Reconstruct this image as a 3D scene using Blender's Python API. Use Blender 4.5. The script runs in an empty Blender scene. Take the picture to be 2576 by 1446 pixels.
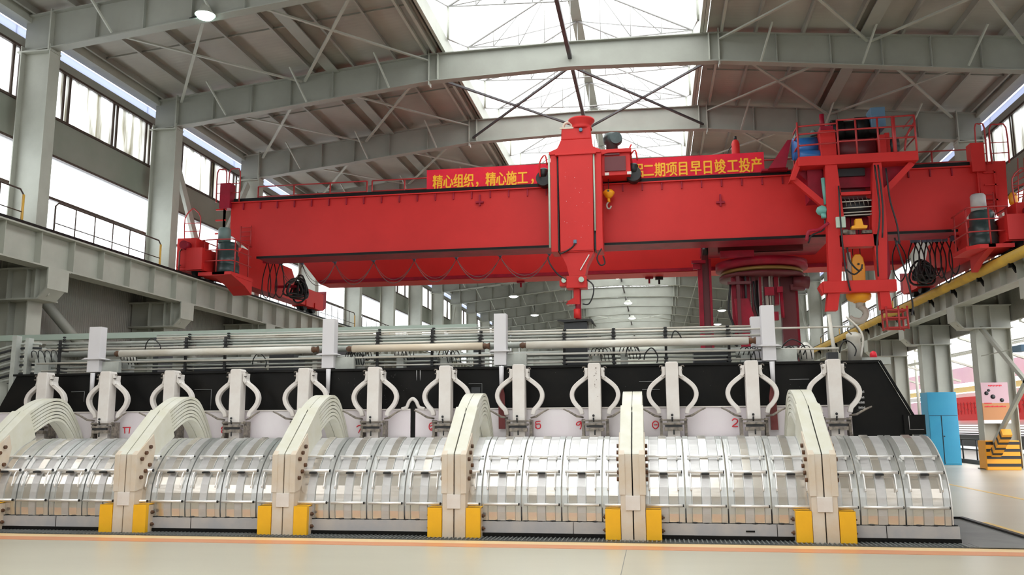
import bpy, bmesh, math, random
from math import sin, cos, pi, radians, sqrt
from mathutils import Vector, Matrix
random.seed(7)
SC = bpy.context.scene
COL = SC.collection

# ------------------------------------------------------------------ camera
YA, PI_, RO, FPX = radians(9.226), radians(9.075), radians(-.3287), 2175.44
_f = Vector((-sin(YA)*cos(PI_), cos(YA)*cos(PI_), sin(PI_)))
_r = Vector((cos(YA), sin(YA), 0)); _u = _r.cross(_f)
RT = cos(RO)*_r + sin(RO)*_u; UP = -sin(RO)*_r + cos(RO)*_u
cam = bpy.data.cameras.new('camera'); cam.sensor_width = 36; cam.lens = FPX*36/2576
cam.clip_end = 600
co = bpy.data.objects.new('camera', cam); COL.objects.link(co)
m = Matrix((RT, UP, -_f)).transposed().to_4x4(); m.translation = (0, 0, 1.6)
co.matrix_world = m; SC.camera = co
# ------------------------------------------------------------------ sky (bright overcast)
w = bpy.data.worlds.new('overcast_sky'); SC.world = w; w.use_nodes = True
nt = w.node_tree; bg = nt.nodes['Background']
tc = nt.nodes.new('ShaderNodeTexCoord'); sx = nt.nodes.new('ShaderNodeSeparateXYZ')
rmp = nt.nodes.new('ShaderNodeValToRGB')
rmp.color_ramp.elements[0].position = 0; rmp.color_ramp.elements[0].color = (.92, .95, 1, 1)
rmp.color_ramp.elements[1].position = .6; rmp.color_ramp.elements[1].color = (1, .985, .96, 1)
nt.links.new(tc.outputs['Generated'], sx.inputs[0]); nt.links.new(sx.outputs['Z'], rmp.inputs[0])
nt.links.new(rmp.outputs[0], bg.inputs['Color']); bg.inputs['Strength'].default_value = 3.6
# ------------------------------------------------------------------ exposure
SC.view_settings.view_transform = 'Standard'; SC.view_settings.look = 'None'
SC.view_settings.exposure = 0.27; SC.view_settings.gamma = 1; SC.view_settings.use_curve_mapping = False
try:
    SC.cycles.max_bounces = 8; SC.cycles.diffuse_bounces = 5; SC.cycles.transparent_max_bounces = 12
    SC.cycles.sample_clamp_indirect = 8
except Exception: pass

def at(x, y, X=None, Y=None, Z=None):
    """world point on an axis-aligned plane, measured from a pixel of the photograph"""
    d = (x-1288)*RT - (y-723)*UP + FPX*_f
    t = X/d.x if X is not None else Y/d.y if Y is not None else (Z-1.6)/d.z
    return Vector((d.x*t, d.y*t, 1.6+d.z*t))

# ------------------------------------------------------------------ materials
def mat(name, col, rough=.5, metal=0., noise=None, nscale=3., bump=0., bscale=40., emit=None, estr=0., stretch=None, coat=0., spec=.5):
    m = bpy.data.materials.new(name); m.use_nodes = True
    n = m.node_tree.nodes; L = m.node_tree.links; b = n['Principled BSDF']
    b.inputs['Base Color'].default_value = (*col, 1); b.inputs['Roughness'].default_value = rough
    b.inputs['Metallic'].default_value = metal
    b.inputs['Specular IOR Level'].default_value = spec
    if coat: b.inputs['Coat Weight'].default_value = coat; b.inputs['Coat Roughness'].default_value = .15
    t = n.new('ShaderNodeTexCoord'); src = t.outputs['Object']
    if stretch:
        mp = n.new('ShaderNodeMapping'); mp.inputs['Scale'].default_value = stretch
        L.new(src, mp.inputs[0]); src = mp.outputs[0]
    if noise:
        tx = n.new('ShaderNodeTexNoise'); tx.inputs['Scale'].default_value = nscale; tx.inputs['Detail'].default_value = 6
        tx.inputs['Roughness'].default_value = .6
        r = n.new('ShaderNodeValToRGB'); r.color_ramp.elements[0].position = .38; r.color_ramp.elements[1].position = .68
        r.color_ramp.elements[0].color = (*col, 1); r.color_ramp.elements[1].color = (*noise, 1)
        L.new(src, tx.inputs[0]); L.new(tx.outputs[0], r.inputs[0]); L.new(r.outputs[0], b.inputs['Base Color'])
    if bump:
        tb = n.new('ShaderNodeTexNoise'); tb.inputs['Scale'].default_value = bscale
        bp = n.new('ShaderNodeBump'); bp.inputs['Strength'].default_value = bump; bp.inputs['Distance'].default_value = .02
        L.new(src, tb.inputs[0]); L.new(tb.outputs[0], bp.inputs['Height']); L.new(bp.outputs[0], b.inputs['Normal'])
    if emit:
        b.inputs['Emission Color'].default_value = (*emit, 1); b.inputs['Emission Strength'].default_value = estr
    return m

def wave_mat(name, col, col2, axis, scale, rough=.6, bump=.4):
    m = mat(name, col, rough, noise=col2, nscale=.6)
    n = m.node_tree.nodes; L = m.node_tree.links
    t = n.new('ShaderNodeTexCoord'); wv = n.new('ShaderNodeTexWave'); wv.bands_direction = axis
    wv.inputs['Scale'].default_value = scale; wv.inputs['Distortion'].default_value = 0
    bp = n.new('ShaderNodeBump'); bp.inputs['Strength'].default_value = bump; bp.inputs['Distance'].default_value = .03
    L.new(t.outputs['Object'], wv.inputs[0]); L.new(wv.outputs['Fac'], bp.inputs['Height'])
    L.new(bp.outputs[0], n['Principled BSDF'].inputs['Normal'])
    return m

STEEL = mat('grey_green_painted_steel', (.315, .32, .28), .5, noise=(.275, .275, .24), nscale=.8)
STEEL2 = mat('pale_painted_steel', (.42, .425, .37), .5, noise=(.365, .365, .315), nscale=1.2)
PURL = mat('galvanised_purlin', (.30, .29, .255), .5, noise=(.24, .23, .2), nscale=.7)
ROOF = wave_mat('foil_roof_lining', (.38, .36, .315), (.32, .30, .265), 'Y', 1.6, .5, .06)
CLAD = wave_mat('grey_green_cladding', (.26, .26, .225), (.33, .3, .27), 'Y', 3.2, .6, .5)
CONC = mat('upper_band_cladding', (.22, .235, .19), .7, noise=(.27, .27, .23), nscale=.5)
FLOOR = mat('beige_epoxy_floor', (.47, .44, .35), .32, noise=(.42, .39, .31), nscale=.5, bump=.02, bscale=3, stretch=(.25, 1, 1))
ORANGE = mat('orange_floor_paint', (.64, .26, .12), .4, noise=(.60, .27, .14), nscale=4)
CREAMP = mat('pale_yellow_floor_paint', (.78, .56, .30), .4)
YLINE = mat('yellow_floor_paint', (.80, .50, .08), .4, noise=(.6, .45, .2), nscale=5)
GRATE = mat('dark_steel_grating', (.035, .04, .04), .45, metal=.3, noise=(.1, .11, .11), nscale=25, stretch=(3, 1, 1))
DECK = mat('grey_steel_deck', (.21, .22, .215), .45, metal=.2, noise=(.16, .17, .165), nscale=2)
RED = mat('red_crane_paint', (.60, .024, .022), .5, noise=(.53, .02, .018), nscale=.5, spec=.3)
REDD = mat('dark_red_paint', (.34, .008, .03), .5, noise=(.22, .006, .018), nscale=2, spec=.3)
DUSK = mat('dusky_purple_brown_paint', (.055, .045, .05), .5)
STRAP = mat('maroon_strap', (.17, .03, .03), .55)
MAROON = mat('maroon_paint', (.12, .015, .02), .5)
BLACK = mat('black_steel', (.005, .005, .005), .4, noise=(.010, .009, .008), nscale=2, spec=.18)
BLK2 = mat('black_rubber', (.01, .01, .011), .5)
CHAR = mat('charcoal_sheet_metal', (.03, .032, .036), .45)
YEL = mat('yellow_guard_paint', (.86, .46, .012), .4, noise=(.8, .42, .012), nscale=3)
YELP = mat('yellow_pipe_paint', (.62, .38, .05), .4, noise=(.45, .28, .05), nscale=1)
HOOK = mat('yellow_hook_paint', (.85, .36, .01), .4)
CREAM = mat('weathered_cream_paint', (.64, .57, .49), .5, noise=(.60, .47, .33), nscale=2.2)
CREAM2 = mat('pale_greenish_busbar', (.66, .65, .58), .42, noise=(.6, .58, .47), nscale=2.5)
WHITE = mat('off_white_paint', (.72, .68, .65), .5, noise=(.66, .6, .56), nscale=4)
APRON = mat('lilac_white_apron', (.70, .63, .66), .45, noise=(.74, .70, .71), nscale=1)
ALU = mat('aluminium_sheet', (.66, .665, .655), .34, metal=.85, noise=(.56, .57, .56), nscale=2, bump=.12, bscale=4, stretch=(6, 1, 1))
ALUB = mat('aluminium_warm_reflection_tone', (.62, .57, .50), .22, metal=.75, noise=(.72, .69, .65), nscale=1.5, bump=.15, bscale=3, stretch=(.5, 1, 3))  # same aluminium; warm reflections on the hood strips put into the colour
ALUC = mat('aluminium_dull_reflection_tone', (.50, .485, .485), .45, metal=.6, noise=(.74, .74, .73), nscale=1.3, bump=.1, bscale=4, stretch=(.4, 1, 2))  # same aluminium; greyer reflections and recess shade put into the colour
ALU2 = mat('aluminium_rail', (.88, .87, .86), .35, metal=.5)
SILL = mat('grey_sill_plate', (.40, .39, .40), .5, noise=(.5, .46, .43), nscale=3)
PIPEW = mat('white_lagged_pipe', (.66, .64, .59), .45, noise=(.55, .5, .42), nscale=5, stretch=(.3, 1, 1))
PIPEB = mat('beige_lagged_pipe', (.66, .58, .47), .5, noise=(.6, .5, .38), nscale=4, stretch=(.3, 1, 1))
PIPEG = mat('grey_pipe', (.45, .47, .44), .4, noise=(.36, .37, .34), nscale=4)
PTEAL = mat('pale_green_duct', (.36, .43, .37), .5)
RUST = mat('rusty_steel', (.14, .055, .02), .7, noise=(.07, .04, .025), nscale=12)
IRON = mat('dirty_iron', (.26, .22, .18), .55, noise=(.06, .05, .045), nscale=14)
POSTW = mat('pale_lilac_post', (.62, .60, .62), .45)
REDMARK = mat('red_marker', (.7, .01, .03), .5)
STENCIL = mat('white_stencil', (.8, .8, .8), .5)
BANNER = mat('red_banner_cloth', (.70, .02, .05), .6, noise=(.80, .03, .05), nscale=1.5, spec=.15)
GOLD = mat('golden_lettering', (.92, .46, .01), .5)
TEAL = mat('teal_paint', (.14, .38, .33), .45)
MOTOR = mat('dark_green_motor', (.02, .04, .04), .35, noise=(.04, .07, .07), nscale=3)
MOTL = mat('grey_green_drum', (.13, .19, .18), .45)
BLUE = mat('blue_drum', (.02, .14, .42), .35)
BLUEC = mat('blue_cabinet_paint', (.04, .32, .55), .3, noise=(.05, .36, .58), nscale=1)
STEELB = mat('steel_blue_box', (.09, .17, .26), .45)
GRNBOX = mat('pale_green_box', (.45, .55, .45), .4)
RAILR = mat('red_railing', (.42, .03, .03), .45)
RAILB = mat('brown_black_railing', (.06, .035, .025), .5)
RAILY = mat('yellow_railing', (.65, .36, .05), .5)
BRASS = mat('brass_ring', (.28, .16, .04), .45, metal=.3)
STONE = mat('pale_hook_steel', (.42, .38, .33), .5)
PINK = mat('pink_wall', (.72, .46, .62), .6, noise=(.78, .55, .66), nscale=.4)
PWHITE = mat('pale_wall', (.8, .78, .8), .6)
HOARD = mat('red_hoarding', (.78, .015, .02), .5)
HOARDT = mat('dark_red_lettering', (.55, .01, .015), .5)
YWALL = mat('yellow_wall', (.78, .6, .25), .6)
ORG = mat('orange_warning_paint', (.8, .34, .01), .45)
LAMPW = mat('lit_lamp_glass', (1, 1, 1), .4, emit=(.6, 1, .93), estr=14)
LAMPF = mat('lit_far_lamp_glass', (1, 1, 1), .4, emit=(.95, 1, .98), estr=6)
GROUND = mat('grey_yard', (.24, .235, .22), .6)
PSTP = mat('poster_pink', (.58, .38, .43), .5)
PSTO = mat('poster_orange', (.52, .23, .09), .5)

def glass(name, tr, col, dirt=False):
    m = bpy.data.materials.new(name); m.use_nodes = True
    n = m.node_tree.nodes; L = m.node_tree.links; n.clear()
    o = n.new('ShaderNodeOutputMaterial'); mx = n.new('ShaderNodeMixShader')
    a = n.new('ShaderNodeBsdfTransparent'); b = n.new('ShaderNodeBsdfTranslucent'); b.inputs[0].default_value = (*col, 1)
    a.inputs[0].default_value = (.93, .95, .95, 1)
    mx.inputs[0].default_value = tr
    if dirt:
        t = n.new('ShaderNodeTexCoord'); mp = n.new('ShaderNodeMapping'); mp.inputs['Scale'].default_value = (1, 3.5, .35)
        tx = n.new('ShaderNodeTexNoise'); tx.inputs['Scale'].default_value = 1.2; tx.inputs['Detail'].default_value = 5
        r = n.new('ShaderNodeValToRGB'); r.color_ramp.elements[0].position = .44; r.color_ramp.elements[1].position = .66
        r.color_ramp.elements[0].color = (*col, 1); r.color_ramp.elements[1].color = (.16, .14, .08, 1)
        L.new(t.outputs['Object'], mp.inputs[0]); L.new(mp.outputs[0], tx.inputs[0]); L.new(tx.outputs[0], r.inputs[0]); L.new(r.outputs[0], b.inputs[0])
    L.new(a.outputs[0], mx.inputs[1]); L.new(b.outputs[0], mx.inputs[2]); L.new(mx.outputs[0], o.inputs[0])
    return m
GLASS = glass('clear_glazing', .12, (.9, .93, .93))
FROST = glass('dirty_fibreglass_sheet', .8, (.9, .92, .92), True)
MESHW = glass('pale_translucent_panel', .93, (.42, .45, .55))

# ------------------------------------------------------------------ mesh builder
class M:
    def __init__(s): s.v = []; s.f = []; s.sm = []
    def _add(s, vs, fs, smooth=False):
        b = len(s.v); s.v += [tuple(p) for p in vs]
        for f in fs: s.f.append([b+i for i in f]); s.sm.append(smooth)
        return s
    def box(s, x0, x1, y0, y1, z0, z1):
        return s._add([(x, y, z) for z in (z0, z1) for y in (y0, y1) for x in (x0, x1)],
                      [(0, 2, 3, 1), (4, 5, 7, 6), (0, 1, 5, 4), (2, 6, 7, 3), (0, 4, 6, 2), (1, 3, 7, 5)])
    def bar(s, p, q, w, h=None, up=(0, 0, 1)):
        """rectangular bar from p to q, w across, h along the up direction"""
        h = w if h is None else h; p = Vector(p); q = Vector(q); d = (q-p).normalized(); u = Vector(up)
        a = d.cross(u)
        if a.length < 1e-4: a = d.cross(Vector((1, 0, 0)))
        a.normalize(); c = a.cross(d).normalized()
        vs = [e+a*sx*w/2+c*sz*h/2 for e in (p, q) for sz in (-1, 1) for sx in (-1, 1)]
        return s._add(vs, [(0, 1, 3, 2), (4, 6, 7, 5), (0, 4, 5, 1), (2, 3, 7, 6), (0, 2, 6, 4), (1, 5, 7, 3)])
    def tube(s, pts, r, n=8, flat=None):
        P = [Vector(p) for p in pts]; R = r if isinstance(r, (list, tuple)) else [r]*len(P)
        vs = []; a = None
        for i, p in enumerate(P):
            d = (P[min(i+1, len(P)-1)]-P[max(i-1, 0)]).normalized()
            if a is None:
                a = d.orthogonal().normalized()
            a = (a-d*a.dot(d)).normalized(); c = d.cross(a)
            vs += [p+(a*cos(2*pi*k/n)+c*sin(2*pi*k/n))*R[i] for k in range(n)]
        N = len(P)
        s._add(vs, [(i*n+k, i*n+(k+1) % n, (i+1)*n+(k+1) % n, (i+1)*n+k) for i in range(N-1) for k in range(n)], True)
        b = len(s.v)-N*n
        s.f.append([b+k for k in range(n)]); s.f.append([b+(N-1)*n+k for k in range(n)]); s.sm += [False, False]
        return s
    def cyl(s, p, q, r, n=16, r2=None): return s.tube([p, q], [r, r if r2 is None else r2], n)
    def prism(s, poly, axis, a0, a1, smooth=False):
        n = len(poly)
        def P(u, v, a): return (a, u, v) if axis == 'x' else (u, a, v) if axis == 'y' else (u, v, a)
        vs = [P(u, v, a) for a in (a0, a1) for u, v in poly]
        s._add(vs, [(i, (i+1) % n, n+(i+1) % n, n+i) for i in range(n)], smooth)
        b = len(s.v)-2*n
        s.f.append([b+i for i in range(n)]); s.f.append([b+n+i for i in range(n)]); s.sm += [False, False]
        return s
    def lathe(s, prof, c, axis='z', n=20):
        vs = []
        for r, h in prof:
            for k in range(n):
                a = 2*pi*k/n; u, v = r*cos(a), r*sin(a)
                vs.append((c[0]+u, c[1]+v, c[2]+h) if axis == 'z' else (c[0]+h, c[1]+u, c[2]+v) if axis == 'x' else (c[0]+u, c[1]+h, c[2]+v))
        N = len(prof)
        s._add(vs, [(i*n+k, i*n+(k+1) % n, (i+1)*n+(k+1) % n, (i+1)*n+k) for i in range(N-1) for k in range(n)], True)
        b = len(s.v)-N*n
        s.f.append([b+k for k in range(n)]); s.f.append([b+(N-1)*n+k for k in range(n)]); s.sm += [False, False]
        return s
    def build(s, name, m, parent=None, bevel=0, seg=2):
        org = ORG_.get(parent.name, Vector()) if parent else Vector()
        me = bpy.data.meshes.new(name); bm = bmesh.new()
        vv = [bm.verts.new(Vector(p)-org) for p in s.v]
        for f, sm in zip(s.f, s.sm):
            try: bf = bm.faces.new([vv[i] for i in f]); bf.smooth = sm
            except ValueError: pass
        bmesh.ops.recalc_face_normals(bm, faces=bm.faces)
        bm.to_mesh(me); bm.free(); me.materials.append(m)
        o = bpy.data.objects.new(name, me); COL.objects.link(o)
        if parent: o.parent = parent; ORG_[o.name] = org
        if bevel:
            b = o.modifiers.new('bevel', 'BEVEL'); b.width = bevel; b.segments = seg; b.limit_method = 'ANGLE'
        return o
ORG_ = {}
def tag(o, label, cat, group=None, kind=None):
    o['label'] = label; o['category'] = cat
    if group: o['group'] = group
    if kind: o['kind'] = kind
    return o
def thing(name, label, cat, loc=(0, 0, 0), group=None):
    o = bpy.data.objects.new(name, None); COL.objects.link(o); o.location = loc; o.empty_display_size = .2
    ORG_[o.name] = Vector(loc); return tag(o, label, cat, group)
def struct(o): o['kind'] = 'structure'; return o
KIDS = {}
def dup(root, loc, label, group=None):
    """copy a thing with its parts and sub-parts"""
    def rec(o, par):
        c = o.copy(); COL.objects.link(c)
        if par: c.parent = par
        for ch in [k for k in ALLK.get(o.name, [])]: rec(ch, c)
        return c
    r = rec(root, None); r.location = loc; r['label'] = label
    if group: r['group'] = group
    return r
ALLK = {}
def index_children():
    ALLK.clear()
    for o in bpy.data.objects:
        if o.parent: ALLK.setdefault(o.parent.name, []).append(o)
def smooth_pts(pts, k=4):
    """Catmull-Rom through pts"""
    P = [Vector(p) for p in pts]; out = []
    for i in range(len(P)-1):
        a, b, c, d = P[max(i-1, 0)], P[i], P[i+1], P[min(i+2, len(P)-1)]
        for j in range(k):
            t = j/k
            out.append(.5*((2*b)+(c-a)*t+(2*a-5*b+4*c-d)*t*t+(3*b-a-3*c+d)*t**3))
    out.append(P[-1]); return out
def text_mesh(name, body, loc, size, m, parent, face='-y', depth=.01, bold=0., sx=1., fat=0.):
    """lettering that stands upright facing the camera side (-Y)"""
    c = bpy.data.curves.new('glyph', 'FONT'); c.body = body; c.size = size; c.extrude = depth; c.offset = bold
    t = bpy.data.objects.new('glyph', c); COL.objects.link(t)
    bpy.context.view_layer.update()
    me = bpy.data.meshes.new_from_object(t.evaluated_get(bpy.context.evaluated_depsgraph_get()))
    bpy.data.objects.remove(t); me.name = name
    org = ORG_.get(parent.name, Vector()) if parent else Vector()
    for v in me.vertices:
        x, y, z = v.co; v.co = (loc[0]+x*sx-org.x, loc[1]-z-org.y, loc[2]+y-org.z)
    if fat:      # heavier brush strokes: the glyph repeated a little to each side
        vs = [v.co.copy() for v in me.vertices]; fs = [tuple(p.vertices) for p in me.polygons]; n = len(vs); V = []; F = []
        for q, (dx, dz) in enumerate(((-fat, -fat*.5), (0, fat*.5), (fat, -fat*.5), (0, -fat))):
            V += [v+Vector((dx, -.0006*q, dz)) for v in vs]; F += [tuple(i+q*n for i in f) for f in fs]
        me = bpy.data.meshes.new(name); me.from_pydata(V, [], F)
    me.materials.clear(); me.materials.append(m)
    o = bpy.data.objects.new(name, me); COL.objects.link(o)
    if parent: o.parent = parent; ORG_[o.name] = org
    return o
ORD = ['first', 'second', 'third', 'fourth', 'fifth', 'sixth', 'seventh', 'eighth', 'ninth', 'tenth', 'eleventh', 'twelfth',
       'thirteenth', 'fourteenth', 'fifteenth', 'sixteenth', 'seventeenth', 'eighteenth', 'nineteenth', 'twentieth']

# ================================================================== THE HALL
XL, XR, XC = -16.0, 11.3, -2.35          # inner column faces, hall centre
BAY, K0, NB = 6.4, 20.0, 17              # frame pitch, first visible frame, frames
Y_A, Y_B = -28.0, K0+BAY*NB
def zroof(x): return 13.2+.0978*(min(x, 2*XC-x)-XL)+.08 if True else 0
def zraft(x):
    x = min(x, 2*XC-x)
    return 12.95+(x-XL)*.0978 if x < -7 else 13.83+(x+7)*.015

# floor
struct(M().box(-17.4, 13.2, Y_A, Y_B, -.2, 0).build('floor', FLOOR))
struct(M().box(13.2, 60, Y_A, Y_B+20, -.25, -.02).build('floor_outside', GROUND))
tag(M().box(-17, 14, 11.72, 12.05, 0, .004).build('floor_stripe', ORANGE), 'orange stripe painted on the floor along the pot edge', 'floor marking')
tag(M().box(-17, 14, 12.05, 12.34, 0, .004).build('floor_stripe', CREAMP), 'pale yellow stripe on the floor between orange stripe and grating', 'floor marking')
tag(M().box(7.58, 7.7, 14, 60, 0, .004).build('floor_line', YLINE), 'yellow line on the floor running along the right aisle', 'floor marking')
tag(M().box(5.12, 5.3, 13.2, 15.6, 0, .004).build('floor_line', YLINE), 'short yellow line on the floor by the grey deck corner', 'floor marking')
tag(M().box(-.42, -.412, 3, 11.7, 0, .002).build('floor_joint', DECK), 'thin dark joint line crossing the floor in the foreground', 'floor joint')
# dark grating band around the cell
g = thing('floor_grating', 'dark steel grating strip in the floor in front of the pot', 'grating', (0, 12.5, 0))
M().box(-17, 5.0, 12.34, 12.72, 0, .012).build('grating_frame', GRATE, g)
mm = M()
for i in range(260): mm.box(-12+i*.062, -12+i*.062+.018, 12.36, 12.7, .012, .024)
mm.build('grating_bars', DECK, g)
d = thing('deck_plate', 'grey steel deck plate beside the right end of the pot', 'deck plate', (4.4, 14, 0))
M().prism([(3.95, 12.34), (5.0, 12.34), (5.0, 15.9), (3.95, 15.9)], 'z', 0, .02).build('plate', DECK, d)
M().box(4.98, 5.06, 12.34, 15.9, 0, .05).box(3.95, 5.06, 15.9, 15.98, 0, .05).build('kerb_bar', BLACK, d)

# walls
def wall(side):
    s = -1 if side == 'left' else 1
    x0, x1 = (-17.35, -17.2) if s < 0 else (12.5, 12.65)
    lo = M()
    lo.box(x0, x1, Y_A, Y_B, 0 if s < 0 else 5.15, 6.95)
    if s > 0: lo.box(x0, x1, Y_A, 18.0, 0, 5.15)
    root = struct(lo.build('wall_'+side, CLAD))
    up = struct(M().box(x0, x1, Y_A, Y_B, 9.5, 10.6).build('wall_'+side+'_band', CONC))
    tr = M()
    for z in (6.95, 9.45, 10.6, 12.12): tr.box(min(x0, x1)-.02, max(x0, x1)+.04*(1 if s < 0 else 0), Y_A, Y_B, z, z+.07)
    struct(tr.build('trim_'+('1' if s < 0 else '2'), RAILB))
    struct(M().box(x0-.02, x1+.02, Y_A, Y_B, 12.2, 12.45).build('trim_'+('3' if s < 0 else '4'), STEEL))
    xe = -16.95 if s < 0 else 12.25
    gm = M().box(xe-.2, xe+.2, Y_A, Y_B, 12.72, 12.8).box(xe-.2, xe-.12, Y_A, Y_B, 12.8, 13.0).box(xe+.12, xe+.2, Y_A, Y_B, 12.8, 13.0)
    tag(gm.build('eave_gutter', STEEL2), 'long steel eave gutter along the top of the %s wall' % side, 'gutter')
wall('left'); wall('right')
struct(M().box(-17.4, 12.7, Y_B, Y_B+.2, 0, 13.6).build('wall_back', STEEL2))
struct(M().box(-17.4, 12.7, Y_A-.2, Y_A, 0, 13.6).build('wall_front', CLAD))
# windows, one per bay and side
wn = 0
for side, xw in (('left', -17.27), ('right', 12.57)):
    for k in range(-1, NB):
        y0, y1 = K0+BAY*k+.2, K0+BAY*(k+1)+.2; wn += 1
        wd = struct(M().box(xw-.03, xw+.03, y0, y1, 10.67, 12.12).build('window_%d' % wn, FROST))
        ml = M()
        for t in (.03, .32, .36, .70, .73, .99): ml.box(xw-.05, xw+.07, y0+BAY*t-.035, y0+BAY*t+.035, 10.6, 12.15)
        ml.build('mullion', RAILB, wd)
        M().box(xw-.02, xw+.02, y0, y1, 7.02, 9.45).build('lower_pane', GLASS, wd)
        M().box(xw-.05, xw+.07, y0, y1, 8.2, 8.28).build('transom', RAILB, wd)
        M().box(xw-.02, xw+.02, y0, y1, 12.45, 12.75).build('clerestory_strip', MESHW, wd)

# roof
def ceiling(name, xa, xb):
    za, zb = zraft(xa)+.22, zraft(xb)+.22
    struct(M().prism([(xa, za), (xb, zb), (xb, zb+.08), (xa, za+.08)], 'y', Y_A, Y_B).build(name, ROOF))
ceiling('ceiling_left', -17.45, -6.75); ceiling('ceiling_right', 2.05, 12.75)
PX_L = [-16.55, -15.35, -13.95, -12.5, -11.05, -9.65, -8.2]; PX_R = [3.5, 4.93, 6.35, 7.8, 9.25, 10.65, 11.85]
for side, xs in (('left', PX_L), ('right', PX_R)):
    for i, x in enumerate(xs):
        z = zraft(x); n = (len(xs)-i if side == 'left' else i+1)
        tag(M().box(x-.035, x+.035, 13, Y_B, z+.0, z+.03).box(x-.035, x-.02, 13, Y_B, z+.03, z+.22).build('purlin', PURL),
            'steel purlin under the %s roof slope, %s from the skylight' % (side, ORD[n-1]), 'purlin', 'purlins on the %s roof slope' % side)
for x, lab in ((-10.4, 'left'), (6.75, 'right')):
    z = zraft(x)
    tag(M().box(x-.2, x+.2, 13, Y_B, z-.04, z+.0).box(x-.02, x+.02, 13, Y_B, z, z+.2).build('longitudinal_beam', STEEL),
        'wide longitudinal steel beam under the middle of the %s roof slope' % lab, 'beam')
# skylight kerbs
for xk, s, lab in ((-6.75, 1, 'left'), (2.05, -1, 'right')):
    z = zraft(xk)
    k = thing('skylight_kerb', 'double steel kerb beam along the %s edge of the skylight' % lab, 'kerb beam', (xk, 20, z))
    M().box(xk-.16, xk-.06, 13, Y_B, z, z+.2).box(xk+s*.22-.05, xk+s*.22+.05, 13, Y_B, z+.02, z+.6).build('kerb_beam', STEEL2, k)
    M().box(xk-.06, xk+s*.22+.02, 13, Y_B, z+.3, z+.36).build('slot', BLK2, k)
    M().box(xk-s*.4-.04, xk-s*.4+.04, 13, Y_B, z-.02, z+.1).build('edge_angle', STEEL2, k)
# raised glazed monitor
MZ = 14.3; RX, RZ = -2.6, 17.8
sk = struct(M().prism([(-6.55, MZ), (-6.5, MZ), (-6.5, 15.5), (-6.55, 15.5)], 'y', Y_A, Y_B).prism([(1.82, MZ), (1.87, MZ), (1.87, 15.5), (1.82, 15.5)], 'y', Y_A, Y_B)
    .prism([(-6.55, 15.5), (RX, RZ), (RX, RZ+.03), (-6.55, 15.53)], 'y', Y_A, Y_B).prism([(RX, RZ), (1.87, 15.5), (1.87, 15.53), (RX, RZ+.03)], 'y', Y_A, Y_B).build('window_roof', GLASS))
tag(M().box(RX-.2, RX+.2, 16, Y_B, RZ-.12, RZ-.04).build('ridge_beam', STEEL), 'green-grey ridge beam running along the top of the skylight', 'beam')
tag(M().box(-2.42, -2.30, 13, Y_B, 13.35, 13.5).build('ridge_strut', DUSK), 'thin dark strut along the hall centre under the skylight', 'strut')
THIN = mat('thin_grey_rod', (.32, .31, .3), .5)
def monitor_truss(y, label, group):
    t = thing('monitor_truss', label, 'roof truss', (XC, y, MZ), group)
    a, b = (-6.4, y, MZ), (1.75, y, MZ); a2, b2 = (-6.4, y, 15.45), (1.75, y, 15.45); r = (RX, y, RZ-.1)
    mid = (RX, y, 15.3)
    M().tube([a2, r, b2], .035, 6).build('top_chord', THIN, t)
    M().tube([a2, mid, b2], .026, 6).build('bottom_chord', THIN, t)
    w = M()
    for q in (.25, .5, .75):
        for e in (a2, b2):
            p = Vector(e).lerp(Vector(r), q); o = Vector(e).lerp(Vector(mid), q); w.tube([p, o], .018, 5)
            if q < .75: w.tube([o, Vector(e).lerp(Vector(r), q+.25)], .018, 5)
    w.tube([r, mid], .02, 5); w.build('web_rods', THIN, t)
    M().tube([a, a2], .05, 6).build('side_post', STEEL2, t); M().tube([b, b2], .05, 6).build('side_post', STEEL2, t)
    M().tube([a, Vector(a2)+Vector((0, 3.2, 0))], .03, 5).tube([b, Vector(b2)+Vector((0, 3.2, 0))], .03, 5)\
       .tube([a2, Vector(r)+Vector((0, 3.2, 0))], .024, 5).tube([b2, Vector(r)+Vector((0, 3.2, 0))], .024, 5).build('bracing_rods', THIN, t)
    return t
mt = monitor_truss(K0+3.2, 'thin rod truss in the glazed roof monitor nearest the camera', 'thin rod trusses inside the skylight')
index_children()
for j in range(1, 26):
    y = K0+3.2+3.2*j
    dup(mt, (XC, y, MZ), 'thin rod truss in the skylight, %s from the camera' % (ORD[j]) if j < 9 else 'thin rod truss far along the skylight')

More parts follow.
